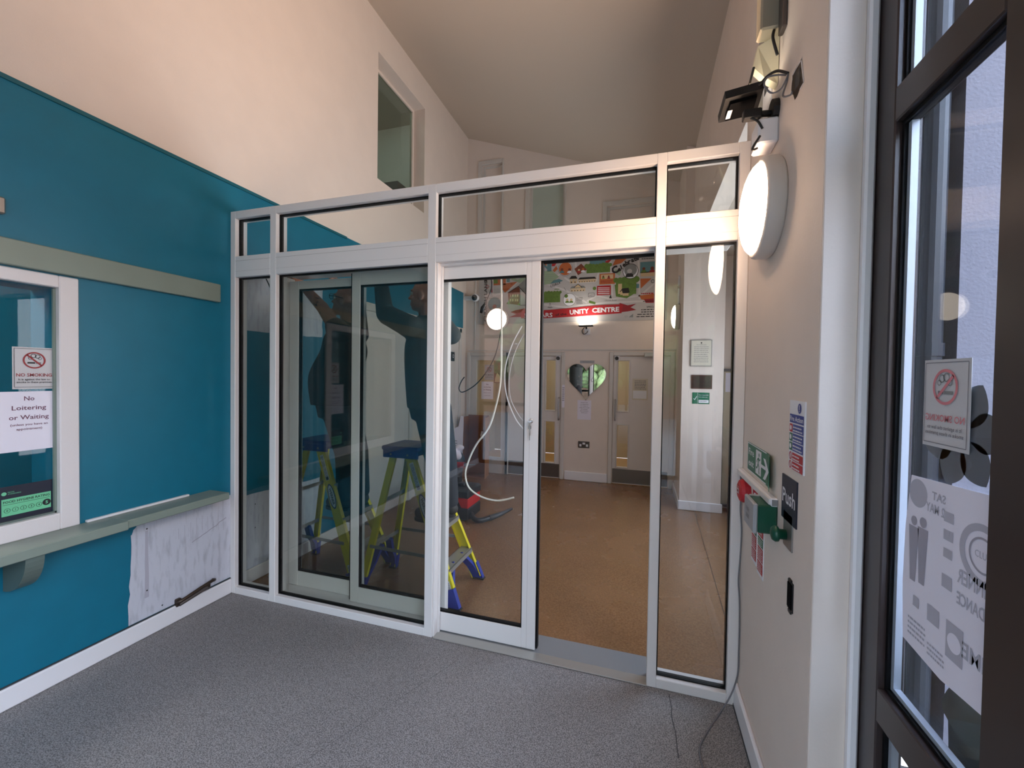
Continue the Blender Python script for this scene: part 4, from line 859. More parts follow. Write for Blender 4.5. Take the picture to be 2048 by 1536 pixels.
b, f = fsign(.545, .722, 1.215, 1.343, 'green_sign', y=YP, t=.004); f.line([(.012, .06), (.024, .045), (.046, .085)], .006, 'sign_white', 1); f.rect(.053, .004, .055, .124, 'sign_white', 1); f.rect(.065, .012, .168, .045, 'sign_white', 1); f.text('Your responsible', .066, .095, .012, 'sign_white', 1, w=.10); f.text('first aiders are', .066, .072, .012, 'sign_white', 1, w=.09); f.textlines(.07, .028, .085, 1, .02, 'ink_grey', 2, .006); b.build('first_aid_sign', label='green and white sign, lowest of three on the white pier', cat='sign')
t = thing('notice_board', 'tall dark framed notice board right of the pier, partly hidden by the screen', 'notice board', (1.0, 5.33, 0))
b = MB(); b.bbox(.872, .90, 5.32, 5.35, .02, 1.615, 'steel_dark'); b.bbox(1.11, 1.138, 5.32, 5.35, .02, 1.615, 'steel_dark'); b.bbox(.90, 1.11, 5.32, 5.35, 1.587, 1.615, 'steel_dark'); b.bbox(.90, 1.11, 5.32, 5.35, .02, .05, 'steel_dark'); b.build('frame', t)
b = MB(); b.box(.90, 1.11, 5.338, 5.345, .05, 1.587, 'beige'); b.box(.92, 1.09, 5.3365, 5.338, 1.35, 1.57, 'paper'); b.build('board', t)
b = MB(); b.tube([(1.0, 5.2, 0), (.985, 5.2, .1), (.97, 5.2, .2)], [.06, .045, .02], 'dark_grey', 12); b.build('door_wedge_bag', smooth=True, label='small dark bag on the floor right of the pier', cat='bag')
b = MB(); b.lathe((.40, 5.5, 2.62), (-1, 0, 0), [(0, -.03), (.02, -.03), (.02, 0), (0, .01)], 'chrome', 12)
b.build('passive_sensor', label='tiny shiny sensor above the lamp on the pier', cat='sensor')

# =================================================================== BANNER ON THE FAR WALL
t = thing('map_banner', 'wide illustrated neighbourhood map banner with red ribbon on the far wall', 'banner', (-1.1, 6.01, 2.29))
b = MB(); b.box(-2.43, .30, 6.004, 6.02, 2.29, 3.285, 'map_bg'); b.build('backing_sheet', t)
b = MB(); f = Fr(b, (0, 6.0035, 0), (1, 0, 0), (0, 0, 1), .0004)
rm = random.Random(11)
def blob(pts, m, l=1): f.poly(pts, m, l)
def RC(p, q, m, l=1): f.rect(min(p[0], q[0]), min(p[1], q[1]), max(p[0], q[0]), max(p[1], q[1]), m, l)
def scallop(p, q, m, l, r=.03):   # park or hedge with a bumpy outline
    x0, x1 = sorted((p[0], q[0])); z0, z1 = sorted((p[1], q[1])); f.rect(x0, z0, x1, z1, m, l)
    n = max(2, int((x1-x0)/r/1.3))
    for i in range(n+1): f.circ(x0+(x1-x0)*i/n, z1, r*rm.uniform(.7, 1.1), m, l+.2+.04*i, 12)
    for k in range(int((x1-x0)*60)): u, v = rm.uniform(x0, x1), rm.uniform(z0, z1); f.ring(u, v, .006, .008, 'map_black', l+1.2, 8, 0, 3.1)
def figure(u, v, s, body, face='map_brown', l=3):
    f.circ(u, v+s*.62, s*.26, face, l, 12); f.poly([(u-s*.42, v), (u+s*.42, v), (u+s*.36, v+s*.28), (u+s*.14, v+s*.42), (u-s*.14, v+s*.42), (u-s*.36, v+s*.28)], body, l)
def house(p, q, wall, roof, l=2, n=4):
    x0, x1 = sorted((p[0], q[0])); z0, z1 = sorted((p[1], q[1])); h = z1-z0; f.rect(x0, z0, x1, z0+h*.62, wall, l); f.poly([(x0-.008, z0+h*.6), (x1+.008, z0+h*.6), (x1-.02, z1), (x0+.02, z1)], roof, l+1)
    for i in range(n): u = x0+(x1-x0)*(i+.3)/n; f.rect(u, z0+h*.30, u+(x1-x0)*.4/n, z0+h*.5, 'map_bg', l+1); f.rect(u, z0+h*.04, u+(x1-x0)*.3/n, z0+h*.22, 'map_black', l+1)
# roads
for pts in ([(-1.690,3.193), (-1.410,2.870), (-1.087,2.749), (-0.773,2.555)], [(-1.437,2.858), (-1.184,2.976), (-0.965,3.208)], [(-1.104,2.932), (-0.984,2.848), (-0.651,2.856), (-0.616,2.981)], [(-0.773,2.581), (-0.635,2.652), (-0.422,2.592), (-0.049,2.626), (0.136,2.789)], [(-1.681,2.590), (-1.405,2.553), (-1.070,2.501), (-0.545,2.546), (0.036,2.549)], [(-0.951,3.169), (-0.921,2.961)], [(-0.458,3.160), (-0.423,2.643)], [(-0.082,3.134), (-0.059,2.577)], [(-2.198,2.719), (-1.966,2.764), (-1.715,3.007)], [(-2.216,3.009), (-2.198,2.719)]):
    f.line(pts, .024, 'map_road', 1)
# left part
f.text('CHURCH LANE', *(-2.298,2.330), .045, 'map_black', 3, w=.62, rot=math.pi/2, bold=.02)
f.text('M', *(-2.348,2.933), .05, 'map_black', 3, bold=.02); f.ring(*(-2.295,2.859), .018, .027, 'map_red', 3, 20); f.line([(-2.347,2.861), (-2.244,2.856)], .008, 'map_grey', 4)
RC((-2.230,2.941), (-2.210,2.768), 'dark_red', 2); RC((-2.351,3.154), (-2.013,3.024), 'map_sage', 2); RC((-1.993,3.131), (-1.771,2.997), 'map_teal', 2)
RC((-2.194,3.000), (-1.997,2.874), 'map_orange', 2); RC((-2.194,2.994), (-2.127,2.901), 'map_green', 3); RC((-1.984,2.995), (-1.933,2.911), 'map_teal', 3)
blob([(-2.055,2.890), (-1.812,2.912), (-1.868,2.867), (-2.009,2.752), (-2.054,2.822)], 'map_orange', 2); f.text('LOCAL', *(-2.003,2.793), .022, 'dark_red', 3, w=.08); figure(*(-1.904,2.869), .03, 'map_red')
blob([(-1.913,3.005), (-1.813,2.938), (-1.687,3.005), (-1.659,2.964), (-1.770,2.889), (-1.912,2.944)], 'map_sage', 2); RC((-1.772,3.010), (-1.666,2.977), 'map_red', 3)
f.circ(*(-2.174,2.588), .105, 'map_teal', 2); figure(*(-2.172,2.471), .13, 'map_black', 'map_brown', 3); f.text('Please Bring Joy', *(-2.270,2.674), .014, 'map_black', 3, w=.17)
blob([(-1.949,2.587), (-1.959,2.750), (-1.797,2.843), (-1.768,2.795), (-1.779,2.560)], 'map_brown', 3); blob([(-1.775,2.811), (-1.662,2.696), (-1.659,2.556), (-1.765,2.559)], 'map_bg', 4); blob([(-1.800,2.850), (-1.687,2.952), (-1.602,2.880), (-1.598,2.640), (-1.662,2.703)], 'map_grey', 3)
f.line([(-1.959,2.750), (-1.797,2.843), (-1.662,2.696)], .010, 'map_black', 5); f.line([(-1.765,2.559), (-1.659,2.556)], .006, 'map_black', 5); f.line([(-1.768,2.808), (-1.765,2.559)], .005, 'map_black', 5)
RC((-1.930,2.725), (-1.908,2.689), 'map_cream', 5)
RC((-1.893,2.724), (-1.871,2.688), 'map_cream', 5)
RC((-1.852,2.722), (-1.830,2.686), 'map_cream', 5)
RC((-1.819,2.721), (-1.797,2.685), 'map_cream', 5)
RC((-1.929,2.658), (-1.907,2.621), 'map_cream', 5)
RC((-1.892,2.656), (-1.870,2.620), 'map_cream', 5)
RC((-1.851,2.654), (-1.829,2.618), 'map_cream', 5)
RC((-1.818,2.653), (-1.796,2.617), 'map_cream', 5)
blob([(-1.985,2.588), (-1.943,2.627), (-1.935,2.572)], 'map_green', 4); blob([(-1.807,2.561), (-1.779,2.594), (-1.764,2.555)], 'map_green', 5)
# middle part
blob([(-1.635,3.176), (-1.446,2.991), (-1.492,2.875), (-1.630,2.909)], 'map_orange', 2); scallop((-1.602,2.854), (-1.462,2.688), 'map_sage', 2)
scallop((-1.419,2.725), (-1.161,2.580), 'map_green', 2); f.text('C.E.J.R.L.A', *(-1.304,2.799), .030, 'map_black', 3, w=.155, rot=.35, bold=.02); f.poly([(-1.315,2.852), (-1.262,2.902), (-1.183,2.917), (-1.123,2.888), (-1.169,2.871)], 'map_teal', 2)
blob([(-1.440,3.044), (-1.292,3.041), (-1.183,2.950), (-1.315,2.852), (-1.410,2.844), (-1.438,2.898)], 'map_sage', 2)
for k in range(4): f.line([((-1.432,2.990)[0], (-1.432,2.990)[1]-k*.026), ((-1.264,2.981)[0], (-1.264,2.981)[1]-k*.026)], .003, 'map_grey', 3)
blob([(-1.428,3.129), (-1.359,3.065), (-1.319,3.063), (-1.415,3.154)], 'map_teal', 3); RC((-1.442,3.163), (-1.373,3.106), 'map_orange', 2); RC((-1.361,3.164), (-1.298,3.035), 'map_teal', 2); blob([(-1.293,3.153), (-1.220,3.154), (-1.252,3.104), (-1.293,3.107)], 'map_red', 3); blob([(-1.278,3.047), (-1.226,3.109), (-1.205,3.062), (-1.251,3.019)], 'map_orange', 2)
f.circ(*(-1.093,3.058), .103, 'sign_white', 2); f.circ(*(-1.093,3.058), .094, 'map_orange', 3); figure(*(-1.142,3.000), .08, 'map_teal', 'map_brown', 4); figure(*(-1.032,2.993), .08, 'sign_white', 'map_brown', 4); f.ring(*(-1.093,3.058), .100, .104, 'map_black', 4)
blob([(-0.962,3.047), (-0.866,3.118), (-0.781,3.029), (-0.908,2.954)], 'map_brown', 2); figure(*(-0.896,2.991), .06, 'map_red', 'map_cream'); figure(*(-0.838,2.994), .07, 'sign_white', 'map_orange'); f.text('Windmill Avenue', *(-0.983,3.148), .012, 'map_black', 2, w=.15)
RC((-0.746,3.161), (-0.518,3.070), 'map_teal', 2); scallop((-0.788,3.075), (-0.460,2.974), 'map_green', 3, .035)
blob([(-0.531,3.127), (-0.470,3.148), (-0.439,3.146), (-0.506,3.082)], 'map_red', 3)
house((-1.023,2.844), (-0.921,2.948), 'map_cream', 'map_black', n=2); house((-0.900,2.850), (-0.653,2.920), 'map_cream', 'map_black', n=7); house((-1.011,2.726), (-0.803,2.800), 'map_cream', 'map_grey', n=5)
blob([(-0.957,2.782), (-0.906,2.828), (-0.854,2.777)], 'map_cream', 5); f.line([(-0.964,2.780), (-0.906,2.828), (-0.847,2.774)], .006, 'map_black', 6)
RC((-0.606,2.955), (-0.392,2.805), 'map_orange', 2); RC((-0.584,2.941), (-0.416,2.881), 'map_cream', 3); figure(*(-0.552,2.886), .05, 'map_green', 'map_brown', 4); figure(*(-0.477,2.882), .05, 'dark_red', 'map_brown', 4); f.textlines(*(-0.586,2.846), .16, 2, .02, 'dark_red', 4)
RC((-0.638,2.789), (-0.445,2.654), 'map_red', 2)
for k in range(4):
    f.line([((-0.622,2.759)[0], (-0.622,2.759)[1]-k*.0265), ((-0.462,2.751)[0], (-0.462,2.751)[1]-k*.0265)], .010, 'sign_white', 3)
f.circ(*(-0.672,2.755), .024, 'map_green', 2); f.text('Church Road', *(-0.527,2.571), .016, 'map_black', 2, w=.16); f.poly([(-0.466,2.607), (-0.448,2.663), (-0.429,2.605)], 'map_black', 3)
f.circ(*(-1.026,2.610), .092, 'sign_white', 2); f.ring(*(-1.026,2.610), .088, .092, 'map_black', 3); figure(*(-1.058,2.566), .07, 'map_green', 'map_cream'); figure(*(-0.999,2.564), .07, 'map_green', 'map_cream'); f.circ(*(-1.073,2.664), .025, 'map_green', 3)
f.textlines(*(-0.926,2.626), .09, 5, .02, 'map_black', 2, .006); f.border(*(-0.755,2.638), *(-0.674,2.692), .004, 'map_black', 2); f.text('A Z', *(-0.739,2.650), .018, 'map_black', 2)
blob([(-0.745,2.590), (-0.652,2.557), (-0.658,2.528), (-0.745,2.554)], 'map_green', 2); f.line([(-1.108,2.789), (-1.074,2.736)], .004, 'map_black', 2); f.textlines(*(-1.247,2.763), .07, 1, .02, 'map_green', 2, .012)
f.line([(-1.330,2.504), (-1.311,2.576), (-1.289,2.503), (-1.330,2.504)], .004, 'map_black', 2); f.line([(-1.350,2.511), (-1.266,2.508)], .004, 'map_black', 2)
# right part
blob([(-0.431,3.058), (-0.384,3.161), (-0.226,3.157), (-0.309,3.088)], 'map_orange', 2); blob([(-0.411,2.969), (-0.381,3.005), (-0.307,2.963), (-0.330,2.914)], 'map_sage', 2)
for i_, ch in enumerate('Celebrate'):
    q0, q1 = (-0.417,2.938), (-0.094,3.110); s_ = i_/8; hh = .092 if i_ == 0 else .058; f.text(ch, q0[0]+(q1[0]-q0[0])*(0, .22, .34, .41, .52, .63, .75, .86, .94)[i_], q0[1]+(q1[1]-q0[1])*s_+.03*math.sin(s_*3.1), hh, 'map_black', 6, rot=.45-.25*s_, bold=.05)
f.circ(*(-0.184,2.968), .105, 'sign_white', 3); f.ring(*(-0.184,2.968), .098, .105, 'map_black', 4); f.circ(*(-0.184,2.986), .085, 'map_grey', 3.5); figure(*(-0.197,2.888), .13, 'map_black', 'map_bg', 5)
RC((-0.058,3.083), (0.156,2.935), 'map_teal', 2); RC((-0.049,2.947), (0.157,2.886), 'map_cream', 2); figure(*(-0.010,2.942), .08, 'map_green', 'map_brown'); figure(*(0.100,2.936), .09, 'dark_red', 'map_brown'); f.textlines(*(-0.041,3.150), .16, 2, .03, 'map_black', 2, .012)
scallop((-0.378,2.854), (-0.103,2.653), 'map_green', 2, .04); blob([(-0.395,2.792), (-0.374,2.628), (-0.227,2.597), (-0.132,2.655), (-0.099,2.777)], 'map_green', 3)
RC((-0.347,2.802), (-0.295,2.662), 'map_cream', 4); blob([(-0.326,2.688), (-0.291,2.737), (-0.206,2.739), (-0.190,2.676), (-0.253,2.660)], 'map_black', 5); blob([(-0.320,2.682), (-0.296,2.712), (-0.277,2.649), (-0.313,2.644)], 'map_cream', 6); RC((-0.283,2.668), (-0.204,2.633), 'map_cream', 6)
RC((-0.105,2.790), (-0.068,2.732), 'map_teal', 2); blob([(-0.053,2.859), (0.094,2.855), (-0.045,2.722)], 'map_orange', 2); f.ring(*(0.110,2.815), .018, .024, 'map_black', 3)
blob([(-0.060,2.627), (0.150,2.648), (0.153,2.520), (-0.036,2.576)], 'map_orange', 2); blob([(-0.000,2.575), (0.152,2.581), (0.153,2.520), (0.024,2.525)], 'dark_red', 3); f.textlines(*(-0.037,2.644), .17, 1, .02, 'map_red', 3, .016); f.textlines(*(-0.011,2.541), .14, 1, .02, 'map_black', 4, .010)
f.text('SPECIAL', *(0.037,2.457), .022, 'map_black', 2, w=.13, bold=.02)
for i_ in range(4): f.textlines((-0.033,2.426)[0]-(0, .0, .05, .06)[i_], (-0.033,2.426)[1]-i_*.031, .26+(0, 0, .05, .06)[i_], 1, .02, 'map_black', 2, .012)
f.border(*(-0.247,2.335), *(-0.217,2.353), .003, 'map_grey', 2); f.poly([(-0.198,2.334), (-0.139,2.382), (-0.138,2.332)], 'map_grey', 2)
b.build('map_artwork', t)
b = MB(); f = Fr(b, (0, 6.0005, 0), (1, 0, 0), (0, 0, 1), .0004)
f.poly([(-1.916,2.460), (-1.834,2.485), (-1.680,2.509), (-1.678,2.382), (-1.939,2.382), (-1.826,2.423)], 'dark_red', 0)
f.poly([(-0.323,2.538), (-0.213,2.499), (-0.100,2.517), (-0.174,2.470), (-0.098,2.433), (-0.212,2.415), (-0.321,2.406)], 'dark_red', 0)
top = arcpts([(-1.742,2.474), (-1.404,2.471), (-1.017,2.489), (-0.633,2.514), (-0.274,2.517)], 6); bot = arcpts([(-1.747,2.361), (-1.402,2.352), (-1.015,2.363), (-0.630,2.378), (-0.294,2.393)], 6)
for i_ in range(len(top)-1): f.poly([bot[i_], bot[i_+1], top[i_+1], top[i_]], 'map_red', 1.5)
b.build('ribbon', t)
b = MB(); f = Fr(b, (0, 5.9995, 0), (1, 0, 0), (0, 0, 1), .0004)
def along(txt, p, q, h, m, bold):
    b = MB(); f = Fr(b, (0, 5.9995, 0), (1, 0, 0), (0, 0, 1), .0004)
    w_ = math.hypot(q[0]-p[0], q[1]-p[1]); f.text(txt, p[0], p[1], h, m, 1, w=w_, bold=bold, rot=math.atan2(q[1]-p[1], q[0]-p[0])); b.build('lettering', t)
along('50 YEARS', (-1.698,2.372), (-1.270,2.368), .060, 'sign_white', .02); along('of the', (-1.227,2.382), (-1.061,2.390), .034, 'map_black', .01)
along('UNITY', (-1.016,2.396), (-0.742,2.411), .062, 'sign_white', .035); along('CENTRE', (-0.700,2.414), (-0.325,2.419), .062, 'sign_white', .035)

# =================================================================== STEPLADDERS AND WORKERS
L = thing('stepladder', 'yellow stepladder with blue top, the right one seen through the sliding door', 'stepladder', (-1.5, 2.6, 0))
FN = [(-1.505, 2.495, .945), (-1.125, 2.415, .02)]; FF = [(-1.505, 2.745, .945), (-1.135, 2.845, .02)]
RN = [(-1.640, 2.510, .945), (-1.81, 2.385, .02)]; RF = [(-1.640, 2.730, .945), (-1.81, 2.790, .02)]
b = MB(); b.bbox(-1.715, -1.425, 2.475, 2.765, .975, 1.005, 'ladder_blue', .008); b.bbox(-1.705, -1.435, 2.480, 2.50, .925, .98, 'ladder_blue', .004); b.bbox(-1.705, -1.435, 2.74, 2.76, .925, .98, 'ladder_blue', .004); b.bbox(-1.70, -1.68, 2.49, 2.75, .935, .98, 'ladder_blue', .004); b.bbox(-1.455, -1.435, 2.49, 2.75, .945, .98, 'ladder_blue', .004)
for x in (-1.64, -1.51): b.lathe((x, 2.4795, .95), (0, -1, 0), [(0, 0), (.007, 0), (.007, .004), (0, .005)], 'steel', 10)
b.build('top_cap', L)
def chan(b, a, c, w, d, side, m):   # C-section rail: web faces +-y, flanges turned inwards
    a, c = Vector(a), Vector(c); b.beam(a, c, w, .004, (0, 1, 0), m); dr = (c-a).normalized(); sd = dr.cross(Vector((0, 1, 0))).normalized()
    for s_ in (-1, 1): b.beam(a+sd*(s_*(w/2-.002))+Vector((0, side*d/2, 0)), c+sd*(s_*(w/2-.002))+Vector((0, side*d/2, 0)), .004, d, (0, 1, 0), m)
for (pr, s_) in ((FN, 1), (FF, -1)):
    b = MB(); chan(b, pr[0], pr[1], .072, .026, s_, 'ladder_yellow'); b.build('front_rail', L)
for (pr, s_) in ((RN, 1), (RF, -1)):
    b = MB(); chan(b, pr[0], pr[1], .044, .022, s_, 'ladder_yellow'); b.build('rear_rail', L)
def lp(pr, z): t_ = (pr[0][2]-z)/(pr[0][2]-pr[1][2]); return Vector(pr[0]).lerp(Vector(pr[1]), t_)
for z in (.235, .47, .70):
    a, c = lp(FN, z), lp(FF, z); b = MB(); b.bbox(a.x-.045, a.x+.045, a.y+.003, c.y-.003, z-.006, z, 'aluminium', .001); b.bbox(a.x+.040, a.x+.045, a.y+.003, c.y-.003, z-.035, z, 'aluminium', .001); b.bbox(a.x-.045, a.x-.040, a.y+.003, c.y-.003, z-.022, z, 'aluminium', .001)
    for k in range(6): b.box(a.x-.04, a.x+.04, a.y+.01+k*.001, a.y+.0105+k*.001, z, z+.001, 'mid_grey') if k < 1 else None
    b.build('step', L)
for z in (.30, .62):
    a, c = lp(RN, z), lp(RF, z); b = MB(); b.beam(a, c, .028, .004, (1, 0, 0), 'aluminium'); b.build('rear_brace', L)
for (p, q, s_) in ((FN, RN, -1), (FF, RF, 1)):
    b = MB(); a, c = lp(p, .30), lp(q, .30); o_ = Vector((0, s_*.006, 0)); b.beam(a+o_, c+o_+Vector((0, 0, .02)), .022, .003, (0, 1, 0), 'mid_grey'); b.build('spreader', L)
for (pr, s_, w_) in ((FN, 1, .085), (FF, -1, .085), (RN, 1, .058), (RF, -1, .058)):
    b = MB(); a, c = lp(pr, .115), lp(pr, .0); b.beam(a, c, w_, .034, (0, 1, 0), 'ladder_blue'); b.bbox(c.x-w_*.55, c.x+w_*.55, c.y-.022, c.y+.022, 0, .014, 'black_plastic', .003)
    # curved stay from the lowest step down to the foot
    z1 = .225 if w_ > .06 else .29; top = lp(pr, z1); mid = Vector((0, s_*.125, 0)); pts = [lp(pr, .05)+Vector((0, s_*.015, 0)), lp(pr, .12)+mid*.28, lp(pr, .18)+mid*.62, lp(pr, z1)+mid]
    for p_, q_ in zip(pts, pts[1:]): b.beam(p_, q_, .05, .026, (0, 1, 0), 'ladder_blue')
    b.build('foot', L)
b = MB(); dr = (Vector(FN[1])-Vector(FN[0])).normalized(); U_ = -dr; N_ = Vector((0, -1, 0)); V_ = N_.cross(U_)
# printed labels on the near front rail (text runs down the rail)
f = Fr(b, lp(FN, .90)+Vector((0, -.0032, 0)), dr, dr.cross(Vector((0, -1, 0)))*-1, .0004)
if f.N.y > 0: f.V = -f.V; f.N = -f.N
f.rect(.0, -.016, .19, .016, 'sign_white', 1); f.textlines(.01, .004, .17, 3, .008, 'ink_grey', 2, .004); f.rect(.165, -.012, .188, .012, 'ink_black', 2)
b.build('label', L); b = MB(); f.mb = b; cx_ = .31; pts = [(cx_+.092*math.cos(2*math.pi*k/32), .030*math.sin(2*math.pi*k/32)) for k in range(32)]
f.poly(pts, 'label_blue', 1); f.poly([(cx_+(u-cx_)*.88, v*.74) for u, v in pts], 'sign_white', 2); f.text('WERNER', cx_, -.010, .020, 'ink_black', 3, w=.125, al='c', bold=.03)
b.build('label', L); b = MB(); f.mb = b; f.rect(.80, -.022, .92, .022, 'sign_white', 1); f.textlines(.81, .010, .10, 4, .009, 'ink_grey', 2, .004)
b.build('label', L)
L2 = copy_tree(L, (-.745, 0, 0), 'yellow stepladder with blue top, the left one nearer the teal wall')

def remesh(o, vox, smooth=2):
    r = o.modifiers.new('r', 'REMESH'); r.mode = 'VOXEL'; r.voxel_size = vox; r.use_smooth_shade = True
    s_ = o.modifiers.new('s', 'SMOOTH'); s_.factor = .5; s_.iterations = smooth; return o
def loft(b, pts, m, n=20):   # body volume through (centre, rx, ry) rings
    V = []; F = []; q_ = arcpts([(*c, rx, ry) for (c, rx, ry) in pts], 4); pts = [((q[0], q[1], q[2]), q[3], q[4]) for q in q_]
    for (c, rx, ry) in pts:
        for k in range(n): a = 2*math.pi*k/n; V.append((c[0]+rx*math.cos(a), c[1]+ry*math.sin(a), c[2]))
    for i in range(len(pts)-1):
        for k in range(n): F.append((i*n+k, i*n+(k+1) % n, (i+1)*n+(k+1) % n, (i+1)*n+k))
    F.append(tuple(range(n))[::-1]); F.append(tuple((len(pts)-1)*n+k for k in range(n))); b.add(V, F, m)
def hand(b, w, d, side, m, curl):
    """palm at wrist w along direction d, four unequal curled fingers and a thumb from the side"""
    w, d = Vector(w), Vector(d).normalized(); sd = Vector(side).normalized(); nn = d.cross(sd).normalized()
    for k in range(4): b.limb(w+sd*(-.028+k*.019), w+d*.085+sd*(-.032+k*.021), .016, .014, m)
    for k, ln in enumerate((.070, .080, .074, .056)):
        p = w+d*.092+sd*(-.032+k*.021); q = p+d*ln*.45*(1-curl*.3)+nn*ln*.3*curl; r_ = q+d*ln*.35*(1-curl)+nn*ln*.5*curl; b.limb(p, q, .0098, .009, m); b.limb(q, r_, .009, .0078, m)
    p = w+d*.025-sd*.036; q = p+d*.04-sd*.028; b.limb(p, q, .013, .011, m); b.limb(q, q+d*.032-sd*.002, .011, .009, m)
def head(b, c, fw, m):
    c = Vector(c); fw = Vector(fw).normalized(); sd = Vector((0, 0, 1)).cross(fw).normalized(); up = fw.cross(sd).normalized()
    def E_(o, r, n=18, k=12):
        V = []; st = len(V); 
        for i in range(k+1):
            t_ = math.pi*i/k
            for j in range(n): a = 2*math.pi*j/n; V.append(c+fw*(o[0]+r[0]*math.sin(t_)*math.cos(a))+sd*(o[1]+r[1]*math.sin(t_)*math.sin(a))+up*(o[2]+r[2]*math.cos(t_)))
        b.add(V, [(i*n+j, i*n+(j+1) % n, (i+1)*n+(j+1) % n, (i+1)*n+j) for i in range(k) for j in range(n)], m)
    E_((-.015, 0, .02), (.098, .077, .095)); E_((.015, 0, -.045), (.072, .060, .068)); E_((.045, 0, -.085), (.034, .036, .026)); E_((.085, 0, -.012), (.016, .012, .026)); E_((.098, 0, -.028), (.014, .016, .012))
    E_((.074, 0, .022), (.020, .052, .010)); E_((.078, 0, -.060), (.014, .024, .006)); E_((.078, 0, -.072), (.014, .020, .007))
    for s_ in (-1, 1): E_((-.012, s_*.078, -.012), (.020, .009, .032)); E_((.055, s_*.034, -.035), (.020, .020, .022))
    return c, fw, sd, up
def man(name, label, J, skin, shirt, trou, glasses=False, long=False):
    t = thing(name, label, 'person', J['foot'])
    b = MB()
    c_, fw, sd, up = head(b, J['head'], J['look'], skin); b.limb(J['neck'], Vector(J['head'])+Vector((0, 0, -.06))-fw*.02, .062, .056, skin)
    loft(b, [((J['pel'][0], J['pel'][1], J['pel'][2]-.10), .10, .13), ((J['pel'][0], J['pel'][1], J['pel'][2]), .12, .155), ((J['bel'][0], J['bel'][1], J['bel'][2]), J['bx']-.02, .14), ((J['chest'][0], J['chest'][1], J['chest'][2]-.06), .115, .155), ((J['chest'][0], J['chest'][1], J['chest'][2]+.04), .09, .12), (J['neck'], .05, .055)], skin)
    for s_ in 'LR':
        b.limb(J['sh'+s_], J['el'+s_], .052, .041, skin); b.limb(J['el'+s_], J['wr'+s_], .042, .028, skin); b.limb(J['chest'], J['sh'+s_], .08, .055, skin)
        hand(b, J['wr'+s_], Vector(J['wr'+s_])-Vector(J['el'+s_]), (0, 1 if s_ == 'L' else -1, .2), skin, .5)
        b.limb(J['hip'+s_], J['kn'+s_], .075, .052, skin); b.limb(J['kn'+s_], J['an'+s_], .050, .036, skin)
    o = b.build('body', t); remesh(o, .006, 3)
    b = MB()
    loft(b, [((J['pel'][0], J['pel'][1], J['hem']), J['bx']+.015, .180), ((J['bel'][0], J['bel'][1], J['bel'][2]), J['bx']+.02, .18), ((J['chest'][0], J['chest'][1], J['chest'][2]-.08), .145, .19), ((J['chest'][0], J['chest'][1], J['chest'][2]+.03), .118, .16), (J['neck'], .07, .075)], shirt)
    for s_ in 'LR':
        e_ = Vector(J['sh'+s_]).lerp(Vector(J['el'+s_]), J['sl'] if s_ == 'L' else .9); b.limb(J['chest'], J['sh'+s_], .10, .078, shirt); b.limb(J['sh'+s_], e_, .076, .068, shirt)
        if long: b.limb(J['el'+s_], Vector(J['el'+s_]).lerp(Vector(J['wr'+s_]), .85), .060, .048, shirt)
    o = b.build('shirt', t); remesh(o, .010, 5)
    b = MB()
    loft(b, [((J['pel'][0], J['pel'][1], J['pel'][2]-.13), .11, .15), ((J['pel'][0], J['pel'][1], J['pel'][2]-.02), .135, .168), ((J['pel'][0], J['pel'][1], J['pel'][2]+.05), .13, .165)], trou)
    for s_ in 'LR': b.limb(J['hip'+s_], J['kn'+s_], .095, .074, trou); b.limb(J['kn'+s_], Vector(J['an'+s_])+Vector((0, 0, .02)), .074, .062, trou)
    o = b.build('trousers', t); remesh(o, .010, 5)
    for s_ in 'LR':
        a = Vector(J['an'+s_]); b = MB(); tz = a.z-.075; tx = J['toe']
        b.limb(a+Vector((0, 0, .03)), a+Vector((0, 0, -.02)), .050, .048, 'boot'); b.limb(a+Vector((.02, 0, -.035)), a+Vector((tx*.75, 0, -.042)), .042, .038, 'boot')
        o = b.build('boot', t); remesh(o, .008, 3)
        b = MB(); n_ = 20; b.prism([(a.x+tx*.38+abs(tx*.62+.0)*1.05*math.cos(2*math.pi*k/n_)*.95, a.y+.048*math.sin(2*math.pi*k/n_), tz-.018) for k in range(n_)], (0, 0, .02), 'boot_sole'); fix_normals(b.build('boot_sole', t))
    for s_ in (-1, 1):
        b = MB(); b.ball(c_+fw*.074+sd*(s_*.032)+up*.004, .011, 'eye_white', 12, 8); b.ball(c_+fw*.083+sd*(s_*.032)+up*.004, .005, 'ink_black', 8, 6); b.build('eye', t, smooth=True)
    if glasses:
        b = MB()
        for s_ in (-1, 1):
            q = c_+fw*.100+sd*(s_*.034)+up*.004; b.tube([q+sd*(.026*math.cos(a))+up*(.018*math.sin(a)) for a in [k*math.pi/8 for k in range(17)]], .0022, 'black_plastic', 6)
            b.tube([q+sd*(s_*.026), c_+fw*.03+sd*(s_*.080)+up*.010, c_-fw*.02+sd*(s_*.084)+up*.008], .0026, 'black_plastic', 6)
        b.tube([c_+fw*.104-sd*.010+up*.006, c_+fw*.104+sd*.010+up*.006], .0022, 'black_plastic', 6); b.build('glasses', t)
    return t
